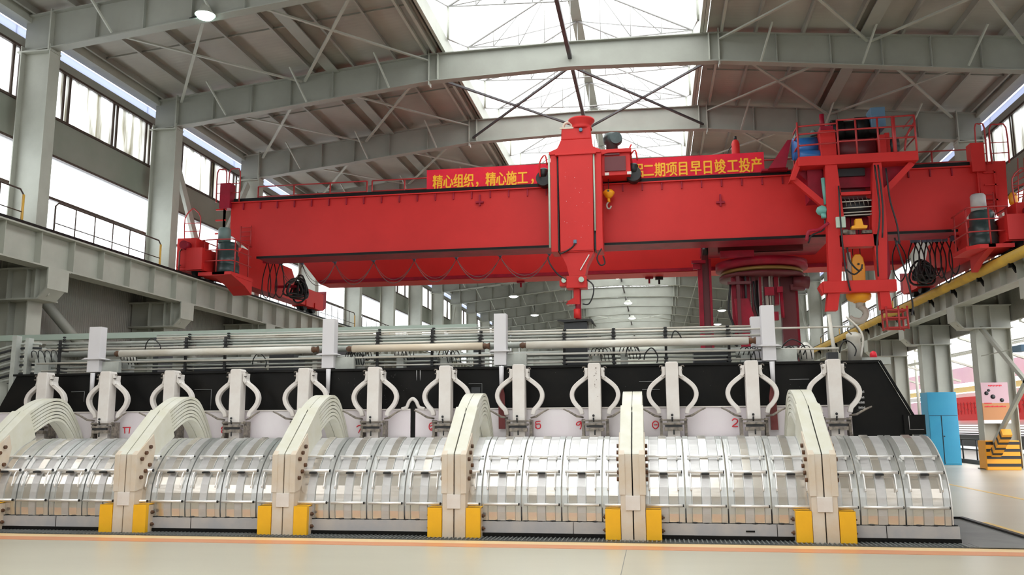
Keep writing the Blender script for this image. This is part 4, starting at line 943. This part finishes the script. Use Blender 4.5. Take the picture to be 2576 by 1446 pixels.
M().lathe([(.11, 0), (.11, .3)], (-2.4, 28.0, 5.05), 'z', 12).build('tool_tip', RED, ma)
M().box(-2.72, -2.45, 27.9, 28.1, 5.46, 5.5).box(-2.98, -2.72, 27.9, 28.0, 5.58, 5.64).cyl((-2.85, 27.9, 5.6), (-2.7, 27.9, 5.6), .05, 8).build('small_clamp', IRON, ma)
for pts in ([(-3.32, 27.9, 7.1), (-3.25, 27.8, 6.85), (-3.0, 27.8, 6.5), (-2.72, 27.8, 6.3)], [(-2.05, 27.9, 6.3), (-1.85, 27.85, 6.1), (-1.85, 27.85, 5.8), (-2.0, 27.9, 5.5), (-2.2, 27.9, 5.5)],
            [(-1.55, 27.85, 7.3), (-1.7, 27.8, 7.0), (-1.6, 27.8, 6.75), (-1.45, 27.8, 6.8), (-1.5, 27.8, 7.05)], [(-2.9, 27.7, 7.15), (-2.75, 27.7, 7.2), (-2.5, 27.7, 7.35), (-2.4, 27.7, 7.5)]):
    M().tube(smooth_pts(pts, 4), .025, 6).build('hose', BLK2, ma)
M().box(-2.45, -2.35, 27.68, 27.75, 7.48, 7.6).build('junction', STEELB, ma)
# side drive of the mast trolley
M().box(-1.5, -.55, 28.2, 29.0, 9.86, 10.62).prism([(-1.72, 10.5), (-1.3, 10.62), (-.5, 10.62), (-.5, 10.75), (-1.7, 10.75)], 'y', 28.1, 29.0).build('drive_frame', RED, ma, .01)
M().box(-1.4, -.7, 28.15, 28.2, 10.0, 10.5).box(-1.4, -.9, 28.13, 28.2, 10.55, 10.6).build('dark_opening', MAROON, ma)
for x in (-1.36, -.62): M().box(x-.04, x+.1, 28.14, 28.2, 9.86, 9.95).build('pale_block', WHITE, ma)
M().lathe([(.2, 0), (.2, .3), (.27, .34), (.3, .5), (.27, .66), (.12, .72)], (-1.16, 28.6, 10.75), 'z', 18).cyl((-1.0, 28.3, 11.2), (-1.0, 28.6, 11.2), .2, 16).build('gear_motor', MOTOR, ma)
for x in (-3.52, -.46):
    M().lathe([(.06, -.16), (.14, -.15), (.17, -.05), (.17, .1), (.12, .16)], (x, 28.6, 10.18), 'z', 14).cyl((x, 28.5, 9.98), (x, 28.95, 9.98), .26, 20).build('wheel_motor', BLK2, ma)
    M().tube(smooth_pts([(x-.1, 28.4, 10.0), (x-.1, 28.38, 10.5), (x+.08, 28.38, 10.75), (x+.15, 28.4, 10.4)], 3), .03, 6).build('wheel_guard', RED, ma)
M().tube([(-.5, 28.5, 10.3), (-.55, 28.5, 10.9), (-.5, 28.5, 11.0)], .03, 6).build('limit_rod', RED, ma)
hk = thing('hook_block', 'small yellow hook block hanging beside the red mast', 'hook', (-1.27, 28.6, 9.2))
p = at(1531, 487, Y=28.6)
M().tube([(p.x, 28.6, p.z+.1), (p.x, 28.6, 9.9)], .012, 6).build('rope', BLK2, hk)
M().lathe([(.04, -.17), (.12, -.12), (.2, 0), (.2, .05), (.12, .13), (.02, .15)], (p.x, 28.6, p.z), 'z', 18).build('block', HOOK, hk)
M().cyl((p.x, 28.42, p.z+.05), (p.x, 28.4, p.z+.05), .04, 10).build('bolt', BLK2, hk)
M().tube([(p.x, 28.6, p.z-.15), (p.x, 28.6, p.z-.3)], .05, 8).build('shank', HOOK, hk)
M().tube(smooth_pts([(p.x, 28.6, p.z-.28), (p.x-.07, 28.6, p.z-.38), (p.x-.05, 28.6, p.z-.5), (p.x+.03, 28.6, p.z-.52), (p.x+.08, 28.6, p.z-.43)], 4), .028, 8).build('hook', STONE, hk)

# hoist trolley on the right
ht = thing('hoist_trolley', 'red hoist trolley with railed platform and hanging guide frame on the right', 'crane trolley', (6.5, 28, 9.8))
M().box(4.72, 8.28, 27.4, 31.0, 9.62, 9.92).build('platform', RED, ht, .01)
M().prism([(4.72, 9.62), (8.28, 9.62), (7.4, 9.0), (5.35, 9.0)], 'y', 28.0, 29.4).build('under_frame', REDD, ht)
M().prism([(4.72, 9.92), (4.45, 9.2), (4.6, 9.2), (4.9, 9.92)], 'y', 27.5, 28.0).build('left_gusset', RED, ht)
for p_, q_ in (((4.55, 27.7, 9.3), (5.55, 27.7, 8.3)), ((8.15, 27.7, 9.6), (7.15, 27.7, 8.6))): M().bar(p_, q_, .18, .18).build('diagonal_strut', RED, ht)
M().box(5.05, 5.5, 27.9, 28.5, 8.6, 9.62).box(4.9, 5.0, 27.9, 28.4, 9.6, 9.9).build('bracket_box', REDD, ht)
# legs
M().prism([(5.52, 9.62), (5.88, 9.62), (5.98, 8.0), (5.78, 5.9), (5.62, 5.02), (5.28, 5.02), (5.42, 5.9), (5.48, 8.0)], 'y', 27.45, 27.75).build('left_leg', RED, ht, .01)
M().prism([(6.95, 9.62), (7.2, 9.62), (7.22, 7.6), (7.12, 5.9), (7.2, 5.02), (6.88, 5.02), (6.85, 5.9), (6.78, 7.6)], 'y', 27.45, 27.75).build('right_leg', RED, ht, .01)
M().prism([(7.2, 9.3), (7.3, 9.3), (7.32, 6.2), (7.22, 5.9)], 'y', 27.8, 28.3).build('right_leg_web', REDD, ht)
M().box(5.22, 7.36, 27.38, 27.75, 5.56, 5.92).prism([(5.22, 5.92), (5.1, 5.75), (5.22, 5.5)], 'y', 27.4, 27.75).build('lower_crossbar', RED, ht, .01)
M().box(5.8, 6.95, 27.45, 27.8, 6.98, 7.36).build('middle_crossbar', RED, ht, .01)
M().box(5.86, 6.82, 27.45, 27.6, 8.62, 8.72).build('upper_crossbar', RED, ht)
M().box(5.88, 6.85, 28.2, 28.3, 7.3, 9.4).build('back_panel', MAROON, ht); M().box(5.88, 6.85, 28.1, 28.2, 7.4, 8.05).build('back_panel_red', REDD, ht)
M().box(5.9, 6.8, 27.9, 28.1, 9.35, 9.6).build('cable_gap', BLK2, ht)
dr = M().cyl((5.92, 27.85, 8.3), (6.84, 27.85, 8.3), .28, 24).build('rope_drum', BLK2, ht)
for z in (8.42, 8.22, 8.07, 7.98): M().bar((5.92, 27.52, z), (6.84, 27.52, z+.02), .03, .03).build('cage_bar', STONE, dr)
for k in range(6): M().tube([(6.05+k*.13, 27.56, 8.56), (6.08+k*.13, 27.5, 8.4), (6.1+k*.13, 27.54, 8.28)], .012, 5).build('rope_turn', IRON, dr)
M().box(5.72, 6.0, 27.35, 27.5, 7.58, 7.92).build('control_box', GRNBOX, ht, .01)
M().box(5.8, 6.3, 27.5, 27.7, 7.38, 7.52).box(6.5, 6.8, 27.5, 27.65, 7.4, 7.5).cyl((5.9, 27.4, 7.45), (6.05, 27.4, 7.45), .07, 10).build('linkage', IRON, ht)
M().prism([(6.16, 7.52), (6.6, 7.52), (6.62, 7.60), (6.5, 7.62), (6.46, 7.82), (6.28, 7.82), (6.26, 7.62), (6.16, 7.6)], 'y', 27.3, 27.5).build('yellow_stop', HOOK, ht)
# teal arm
p0, p1 = at(2070, 448, Y=27.6), at(2078, 515, Y=27.6); pb = at(2068, 530, Y=27.6)
ta = M().cyl(p0, p1, .065, 12).build('teal_tube', TEAL, ht)
M().lathe([(.02, -.17), (.14, -.1), (.19, 0), (.14, .11), (.02, .17)], pb, 'z', 18).lathe([(.08, -.26), (.08, -.12)], (pb.x+.02, 27.5, pb.z), 'z', 12).build('teal_ball', TEAL, ta)
for pts in ([(5.42, 27.5, 7.9), (5.35, 27.45, 7.55), (5.0, 27.45, 7.4), (4.88, 27.5, 7.15)], [(5.86, 27.35, 8.9), (5.85, 27.35, 7.5), (5.9, 27.35, 6.3), (6.0, 27.35, 5.6)], [(6.95, 27.3, 9.5), (7.0, 27.3, 8.0), (6.85, 27.3, 7.0), (6.82, 27.3, 6.0)],
            [(7.05, 27.3, 9.5), (7.1, 27.3, 8.2), (7.02, 27.3, 7.2)], [(7.3, 27.4, 9.4), (7.35, 27.4, 8.4), (7.5, 27.4, 7.6), (7.52, 27.4, 7.0)], [(6.0, 27.4, 6.95), (6.05, 27.35, 6.5), (6.3, 27.35, 6.2), (6.4, 27.35, 6.4)],
            [(5.9, 27.4, 6.3), (6.15, 27.38, 6.1), (6.4, 27.4, 6.3)], [(7.4, 27.4, 7.2), (7.6, 27.35, 6.2), (7.75, 27.35, 5.2), (7.7, 27.35, 4.8)]):
    M().tube(smooth_pts(pts, 4), .026, 6).build('hose', BLK2, ht)
M().tube(smooth_pts([(5.5, 27.4, 7.75), (5.2, 27.4, 7.55), (4.9, 27.4, 7.5), (4.82, 27.4, 7.2)], 4), .05, 8).build('grab_rail', REDD, ht)
# lower basket at the right leg
bk = M()
for z in (4.45, 4.75, 4.98):
    bk.tube([(7.0, 27.4, z), (7.6, 27.4, z), (7.6, 27.9, z), (7.0, 27.9, z), (7.0, 27.4, z)], .03, 6)
bk.build('basket_rails', RAILR, ht)
for x, y in ((7.0, 27.4), (7.35, 27.4), (7.6, 27.4), (7.6, 27.9), (7.0, 27.9)): M().cyl((x, y, 4.4), (x, y, 5.1), .03, 6).build('basket_post', RAILR, ht)
# machinery on the platform
M().cyl((4.72, 28.3, 10.45), (5.45, 28.3, 10.45), .36, 24).build('upper_blue_drum', BLUE, ht); M().cyl((4.85, 27.9, 10.08), (5.5, 27.9, 10.08), .18, 18).build('blue_motor', BLUE, ht)
M().box(4.8, 5.3, 28.2, 28.6, 10.75, 10.95).lathe([(.1, 0), (.12, .1), (.04, .2)], (5.35, 28.1, 10.8), 'z', 10).build('gear_housing', MOTL, ht)
M().box(5.46, 5.95, 27.7, 28.6, 9.92, 10.85).build('red_bearing_block', RED, ht, .02)
M().box(5.6, 6.0, 28.2, 28.8, 10.85, 11.15).cyl((5.72, 28.5, 11.1), (5.72, 28.5, 11.65), .08, 10).build('top_bracket', REDD, ht)
M().cyl((5.95, 28.6, 11.05), (7.45, 28.6, 11.05), .34, 28).cyl((6.0, 28.6, 11.05), (6.35, 28.6, 11.05), .4, 28).cyl((6.75, 28.6, 11.08), (7.1, 28.6, 11.08), .42, 28).build('black_winch_drum', BLACK, ht)
M().box(7.15, 7.6, 28.1, 28.7, 10.98, 11.65).build('steel_blue_box', STEELB, ht, .02)
M().cyl((5.95, 28.3, 10.3), (7.2, 28.3, 10.3), .38, 28).build('dark_hoist_drum', MAROON, ht)
M().cyl((5.95, 28.3, 10.62), (7.2, 28.3, 10.62), .05, 8).build('rope_guide', RED, ht)
M().box(7.25, 7.45, 27.7, 28.2, 9.92, 10.6).box(7.5, 7.65, 28.0, 28.4, 9.92, 10.75).build('right_bearing_block', RED, ht, .02)
M().lathe([(.3, -.15), (.3, .15)], (7.78, 28.3, 10.35), 'x', 20).build('brake_wheel', MOTOR, ht)
M().prism([(3.95, 9.92), (4.5, 9.92), (4.72, 10.85), (4.6, 10.85)], 'y', 28.5, 29.2).box(3.75, 4.6, 28.7, 29.1, 9.9, 9.97).build('stair_side', REDD, ht)
R_ = lambda pts, nm='platform_rail': M().tube(pts, .028, 6).build(nm, RAILR, ht)
for z in (10.35, 10.72, 11.05):
    zz = z if z < 11 else 10.98
    R_([(5.95, 27.42, z-.0), (8.25, 27.42, z+.02), (8.25, 28.6, z+.02)])
    R_(smooth_pts([(5.95, 27.42, zz-.03), (4.95, 27.42, zz-.06), (4.75, 27.55, zz-.06), (4.74, 28.2, zz-.06)], 3))
for x in (4.74, 5.95, 6.5, 7.15, 7.62, 8.25): M().cyl((x, 27.42, 9.9), (x, 27.42, 11.05), .03 if x != 7.62 else .06, 6).build('platform_rail_post', RAILR, ht)
M().tube(smooth_pts([(8.3, 27.6, 10.9), (8.05, 27.6, 10.5), (7.95, 27.6, 10.0)], 3), .03, 6).build('platform_brace', RAILR, ht)
# yellow hook assembly
yh = thing('yellow_hook_block', 'large yellow hook block with pale steel hook in the red guide frame', 'hook', (6.35, 27.95, 6))
M().prism([(6.22, 5.3), (6.56, 5.3), (6.6, 6.4), (6.56, 6.7), (6.48, 6.82), (6.32, 6.82), (6.24, 6.7), (6.2, 6.4)], 'y', 27.85, 28.1).build('upper_body', HOOK, yh, .03)
M().prism([(6.1, 5.9), (6.2, 5.9), (6.2, 6.9), (6.1, 6.9)], 'y', 27.9, 28.05).build('side_plate', STONE, yh)
M().lathe([(.2, -.16), (.34, -.1), (.38, .0), (.38, .08), (.2, .26)], (6.37, 27.97, 5.49), 'z', 8).build('lower_bulb', HOOK, yh)
M().cyl((6.4, 27.84, 6.5), (6.4, 27.82, 6.5), .035, 10).build('bolt', BLK2, yh)
M().tube([(6.37, 27.97, 5.42), (6.37, 27.97, 5.15)], .11, 10).build('shank', STONE, yh)
M().tube(smooth_pts([(6.37, 27.97, 5.2), (6.52, 27.97, 5.07), (6.54, 27.97, 4.9), (6.4, 27.97, 4.74), (6.2, 27.97, 4.76), (6.08, 27.97, 4.9)], 4), [.1]*17+[.08, .06, .05, .03], 10).build('hook', STONE, yh)
for x in (6.28, 6.5): M().cyl((x, 27.97, 6.8), (x, 27.97, 8.0), .012, 6).build('rope', BLK2, yh)
# fire bottle and spotlight on the banner side
M().box(2.5, 3.2, 29.7, 29.9, 9.9, 10.22).build('bottle_shelf', REDD, cr)
t = thing('gas_bottle', 'red gas bottle with black valve standing above the banner', 'bottle', (2.85, 29.8, 9.93))
p = at(1851, 380, Y=29.8)
M().lathe([(.13, 0), (.14, .05), (.14, 1.0), (.1, 1.12), (.04, 1.16)], (p.x, 29.8, 10.22), 'z', 16).build('cylinder', RED, t)
M().cyl((p.x, 29.8, 11.37), (p.x, 29.8, 11.5), .05, 8).build('valve', BLK2, t)
M().tube(smooth_pts([(p.x-.3, 29.8, 10.25), (p.x-.3, 29.8, 10.85), (p.x-.12, 29.8, 11.2), (p.x, 29.8, 11.42)], 4), .02, 6).build('hose', BLK2, t)
# slewing tool carriage between the girders
sl = thing('slewing_carriage', 'dark red slewing tool carriage with round ring between the crane girders', 'tool carriage', (3.9, 32, 7.5))
M().box(1.95, 6.3, 30.5, 34.2, 8.05, 8.4).build('carriage_frame', REDD, sl)
M().box(2.4, 5.3, 30.9, 31.1, 7.62, 8.05).build('front_beam', MAROON, sl); M().box(2.45, 3.6, 30.6, 30.8, 7.38, 7.62).build('front_plate', REDD, sl)
M().box(1.6, 6.1, 30.15, 30.3, 7.75, 7.86).build('walk_edge', RED, sl)
M().lathe([(1.0, -.06), (1.62, -.06), (1.62, .2), (1.0, .2)], (4.0, 32.2, 7.2), 'z', 40).build('slewing_ring', REDD, sl)
M().lathe([(1.0, -.18), (1.45, -.18), (1.45, -.07), (1.0, -.07)], (4.0, 32.2, 7.15), 'z', 40).build('brass_ring', BRASS, sl)
M().lathe([(.7, -.3), (1.5, -.3), (1.5, -.18), (.7, -.18)], (4.0, 32.2, 7.1), 'z', 32).build('dark_disc', MAROON, sl)
for x0, x1, y, m_, zb in ((2.85, 3.2, 31.4, REDD, 4.4), (3.22, 3.5, 31.5, REDD, 4.3), (3.55, 3.68, 31.4, MAROON, 4.4), (4.0, 4.25, 31.6, MAROON, 5.6), (4.35, 4.5, 31.6, REDD, 5.8), (4.6, 4.95, 31.8, MAROON, 3.4), (4.95, 5.1, 31.8, MAROON, 3.4), (3.75, 3.95, 32.3, BLK2, 5.2), (4.2, 4.3, 32.4, BLK2, 4.8), (3.0, 3.12, 31.15, MAROON, 4.6), (3.3, 3.36, 31.25, BLK2, 4.3), (3.82, 3.9, 31.5, REDD, 4.9), (4.15, 4.2, 31.4, STONE, 5.4), (5.1, 5.25, 32.2, REDD, 3.6)):
    M().box(x0, x1, y, y+.3, zb, 6.95).build('tool_column', m_, sl)
M().prism([(2.9, 6.0), (3.4, 6.0), (3.6, 5.2), (3.5, 4.2), (3.1, 4.2), (2.95, 5.2)], 'y', 31.2, 31.4).build('tool_jaw', REDD, sl)
M().box(3.98, 4.3, 31.3, 31.5, 6.1, 6.4).box(4.4, 4.6, 31.3, 31.5, 6.2, 6.4).box(4.05, 4.4, 31.2, 31.4, 5.2, 5.5).build('tool_blocks', REDD, sl)
for x in (4.05, 4.55): M().cyl((x, 31.4, 6.2), (x+.02, 31.4, 5.3), .06, 8).build('hydraulic_rod', STONE if x < 4.3 else REDD, sl)
M().cyl((5.0, 31.6, 6.6), (5.55, 31.6, 6.55), .22, 14).box(4.9, 5.4, 31.5, 31.8, 6.3, 6.5).build('side_motor', MAROON, sl)
M().box(2.7, 3.5, 31.1, 31.3, 6.5, 6.6).build('clamp_band', MAROON, sl)
for pts in ([(2.8, 31.2, 6.5), (2.7, 31.2, 5.6), (2.85, 31.2, 5.0), (2.8, 31.2, 4.5), (2.95, 31.2, 4.3)], [(3.6, 31.2, 6.6), (3.62, 31.2, 5.8), (3.75, 31.2, 5.2), (3.9, 31.2, 4.6)]):
    M().tube(smooth_pts(pts, 4), .04, 6).build('hose', BLK2, sl)
ms = thing('slim_mast', 'slim red vertical mast left of the slewing tool carriage', 'mast', (1.95, 32, 7.9))
M().box(1.72, 1.88, 31.9, 32.1, 3.2, 7.5).build('front_rail', REDD, ms); M().box(1.88, 2.12, 32.0, 32.2, 3.2, 8.1).build('dark_rail', MAROON, ms); M().box(2.12, 2.2, 31.9, 32.1, 3.2, 7.6).build('rear_rail', REDD, ms)
M().box(1.5, 2.0, 31.7, 31.9, 7.42, 7.52).box(1.55, 1.8, 31.75, 31.9, 7.2, 7.4).build('head_bracket', REDD, ms)
M().cyl((1.9, 31.7, 7.85), (2.1, 31.7, 7.85), .16, 14).build('pulley', BLK2, ms)

# ================================================================== RIGHT AISLE
cb = thing('blue_cabinet', 'tall bright blue steel cabinet standing by a right column', 'cabinet', (11.05, 36.5, 0))
M().box(10.55, 11.62, 36.3, 37.2, 0, 2.8).build('body', BLUEC, cb, .01)
M().box(11.02, 11.6, 36.285, 36.3, .05, 1.9).build('door', BLUEC, cb, .004)
M().box(10.57, 10.98, 36.285, 36.3, .05, 1.88).build('left_panel', BLUEC, cb, .004)
M().box(11.0, 11.02, 36.28, 36.3, .05, 1.9).box(10.56, 11.6, 36.28, 36.29, 1.89, 1.905).build('door_gap', BLK2, cb)
M().cyl((11.06, 36.28, 1.1), (11.06, 36.25, 1.1), .025, 8).build('handle', BLK2, cb)
po = thing('pink_poster', 'pink and orange notice board fixed to the right column above the striped guard', 'poster', (11.75, 32.6, 2.3))
M().box(11.26, 12.13, 32.58, 32.62, 2.28, 2.99).build('pink_panel', PSTP, po)
M().box(11.26, 12.13, 32.58, 32.62, 1.68, 2.28).build('orange_panel', PSTO, po)
M().box(11.26, 12.13, 32.57, 32.62, 1.58, 1.70).build('white_strip', PWHITE, po)
q = M()
for x, z, r_ in ((11.5, 2.72, .05), (11.42, 2.62, .07), (11.62, 2.5, .08), (11.9, 2.38, .07)): q.lathe([(.001, -.004), (r_, -.002), (r_*.8, 0)], (x, 32.575, z), 'y', 10)
q.build('printed_shapes', CHAR, po)
q = M()
for k in range(9): q.box(11.5+k*.05, 11.53+k*.05, 32.572, 32.58, 2.86-.01*(k % 2), 2.91)
for k in range(14): q.box(11.32+k*.05, 11.36+k*.05, 32.572, 32.58, 2.14, 2.17+.01*(k % 3))
for k in range(5): q.box(11.32+k*.05, 11.36+k*.05, 32.572, 32.58, 2.26, 2.29)
q.build('printed_text', REDMARK, po)
gd = thing('striped_guard', 'orange and black striped guard box around the foot of the right column', 'column guard', (11.75, 32.7, 0))
M().box(11.2, 12.3, 32.5, 33.2, 0, 1.0).build('body', ORG, gd, .02)
for z in (.12, .38, .62, .86): M().box(11.22, 12.31, 32.49, 33.21, z, z+.1).build('black_stripe', BLK2, gd)
bf = thing('striped_sleeve', 'striped sleeve on the foot of the diagonal brace at the right edge', 'sleeve', (11.5, 32, .5))
M().bar((11.45, 32.35, .55), (11.45, 31.2, 1.3), .3, .22).build('body', ORG, bf)
for k in range(4): M().bar((11.45, 32.25-k*.28, .62+k*.18), (11.45, 32.15-k*.28, .68+k*.18), .31, .24).build('black_stripe', BLK2, bf)
fn = thing('aisle_railing', 'dark railing between the right columns beside the blue cabinet', 'railing', (12.4, 38, 0))
for z in (.95, .55): M().tube([(12.5, 33.2, z), (12.5, 46, z)], .025, 6).build('rail', BLK2, fn)
for k in range(8): M().cyl((12.5, 34+k*1.6, 0), (12.5, 34+k*1.6, .95), .03, 6).build('post', BLK2, fn)
M().box(12.4, 12.6, 33.6, 60, 0, .16).build('kerb', CHAR, fn)
nb = thing('dark_box', 'small dark box on the diagonal brace at the right edge', 'box', (11.6, 30.5, 4.1))
p = at(2566, 878, X=11.4); M().box(11.3, 11.55, p.y-.35, p.y+.35, p.z-.08, p.z+.12).build('body', STEELB, nb)
M().bar((11.45, p.y, p.z+.05), (11.45, 32.8, p.z+.05), .03, .03).build('conduit', STEEL2, nb)
# neighbouring bay seen through the columns
struct(M().box(26, 26.3, 20, 110, 0, 2.0).build('wall_yard_lower', PWHITE))
tag(M().box(18, 18.1, 41, 57, 1.75, 3.1).build('red_hoarding', HOARD), 'long bright red hoarding seen between the right columns', 'hoarding')
q = M()
for k in range(26):
    y = 42+k*.56; q.box(17.98, 18.0, y, y+.3, 2.25+.1*(k % 3), 2.32+.1*(k % 3)).box(17.98, 18.0, y+.1, y+.16, 2.1, 2.8).box(17.98, 18.0, y, y+.32, 2.68, 2.74)
o = q.build('hoarding_lettering', HOARDT); o.parent = bpy.data.objects['red_hoarding']
tag(M().box(18.3, 18.5, 38, 90, 3.1, 3.35).box(18.3, 18.5, 38, 90, 1.5, 1.75).build('pale_beam', PWHITE), 'pale beam framing the red hoarding beyond the columns', 'beam')
tag(M().box(18.5, 18.7, 38, 90, 3.45, 3.75).build('yellow_beam', YWALL), 'pale yellow beam above the red hoarding', 'beam')
tag(M().box(20, 20.2, 36, 110, 4.2, 5.2).build('pink_roof_edge', PINK), 'pink building edge beyond the right columns', 'building')
tag(M().box(20.5, 20.7, 58, 110, 1.6, 3.2).build('pink_wall', PINK), 'pale pink wall beyond the right columns', 'building')
tag(M().box(19, 19.3, 34, 100, .2, .9).build('dark_conveyor', CHAR), 'dark low conveyor in the yard beyond the right columns', 'conveyor')
for k in range(4): tag(M().box(18.9, 19.4, 34, 100, .95+.14*k, 1.0+.14*k).build('yard_rail', STEEL if k else CHAR), 'horizontal yard rail beyond the right columns, %s from the ground' % ORD[k], 'rail', 'yard rails')
tag(M().box(24, 24.4, 30, 60, .2, .7).build('green_hedge', mat('hedge_green', (.2, .42, .14), .8, noise=(.35, .5, .25), nscale=6)), 'low green hedge beyond the yard', 'hedge')
for k in range(5):
    y = 30+k*6.4+3
    tag(M().bar((12.9, y, 5.2), (18.3, y+4, 4.1), .1, .1).bar((12.9, y+4, 4.6), (18.3, y, 5.6), .06, .06).build('yard_strut', STEEL2), 'thin strut pair outside the right columns, %s from the camera' % ORD[k], 'strut', 'struts of the neighbouring bay')
    tag(M().cyl((16.5, y, 0), (16.5, y, 5.6), .09, 8).build('yard_post', STEEL2), 'thin grey post outside the right columns, %s from the camera' % ORD[k], 'post', 'posts of the neighbouring bay')
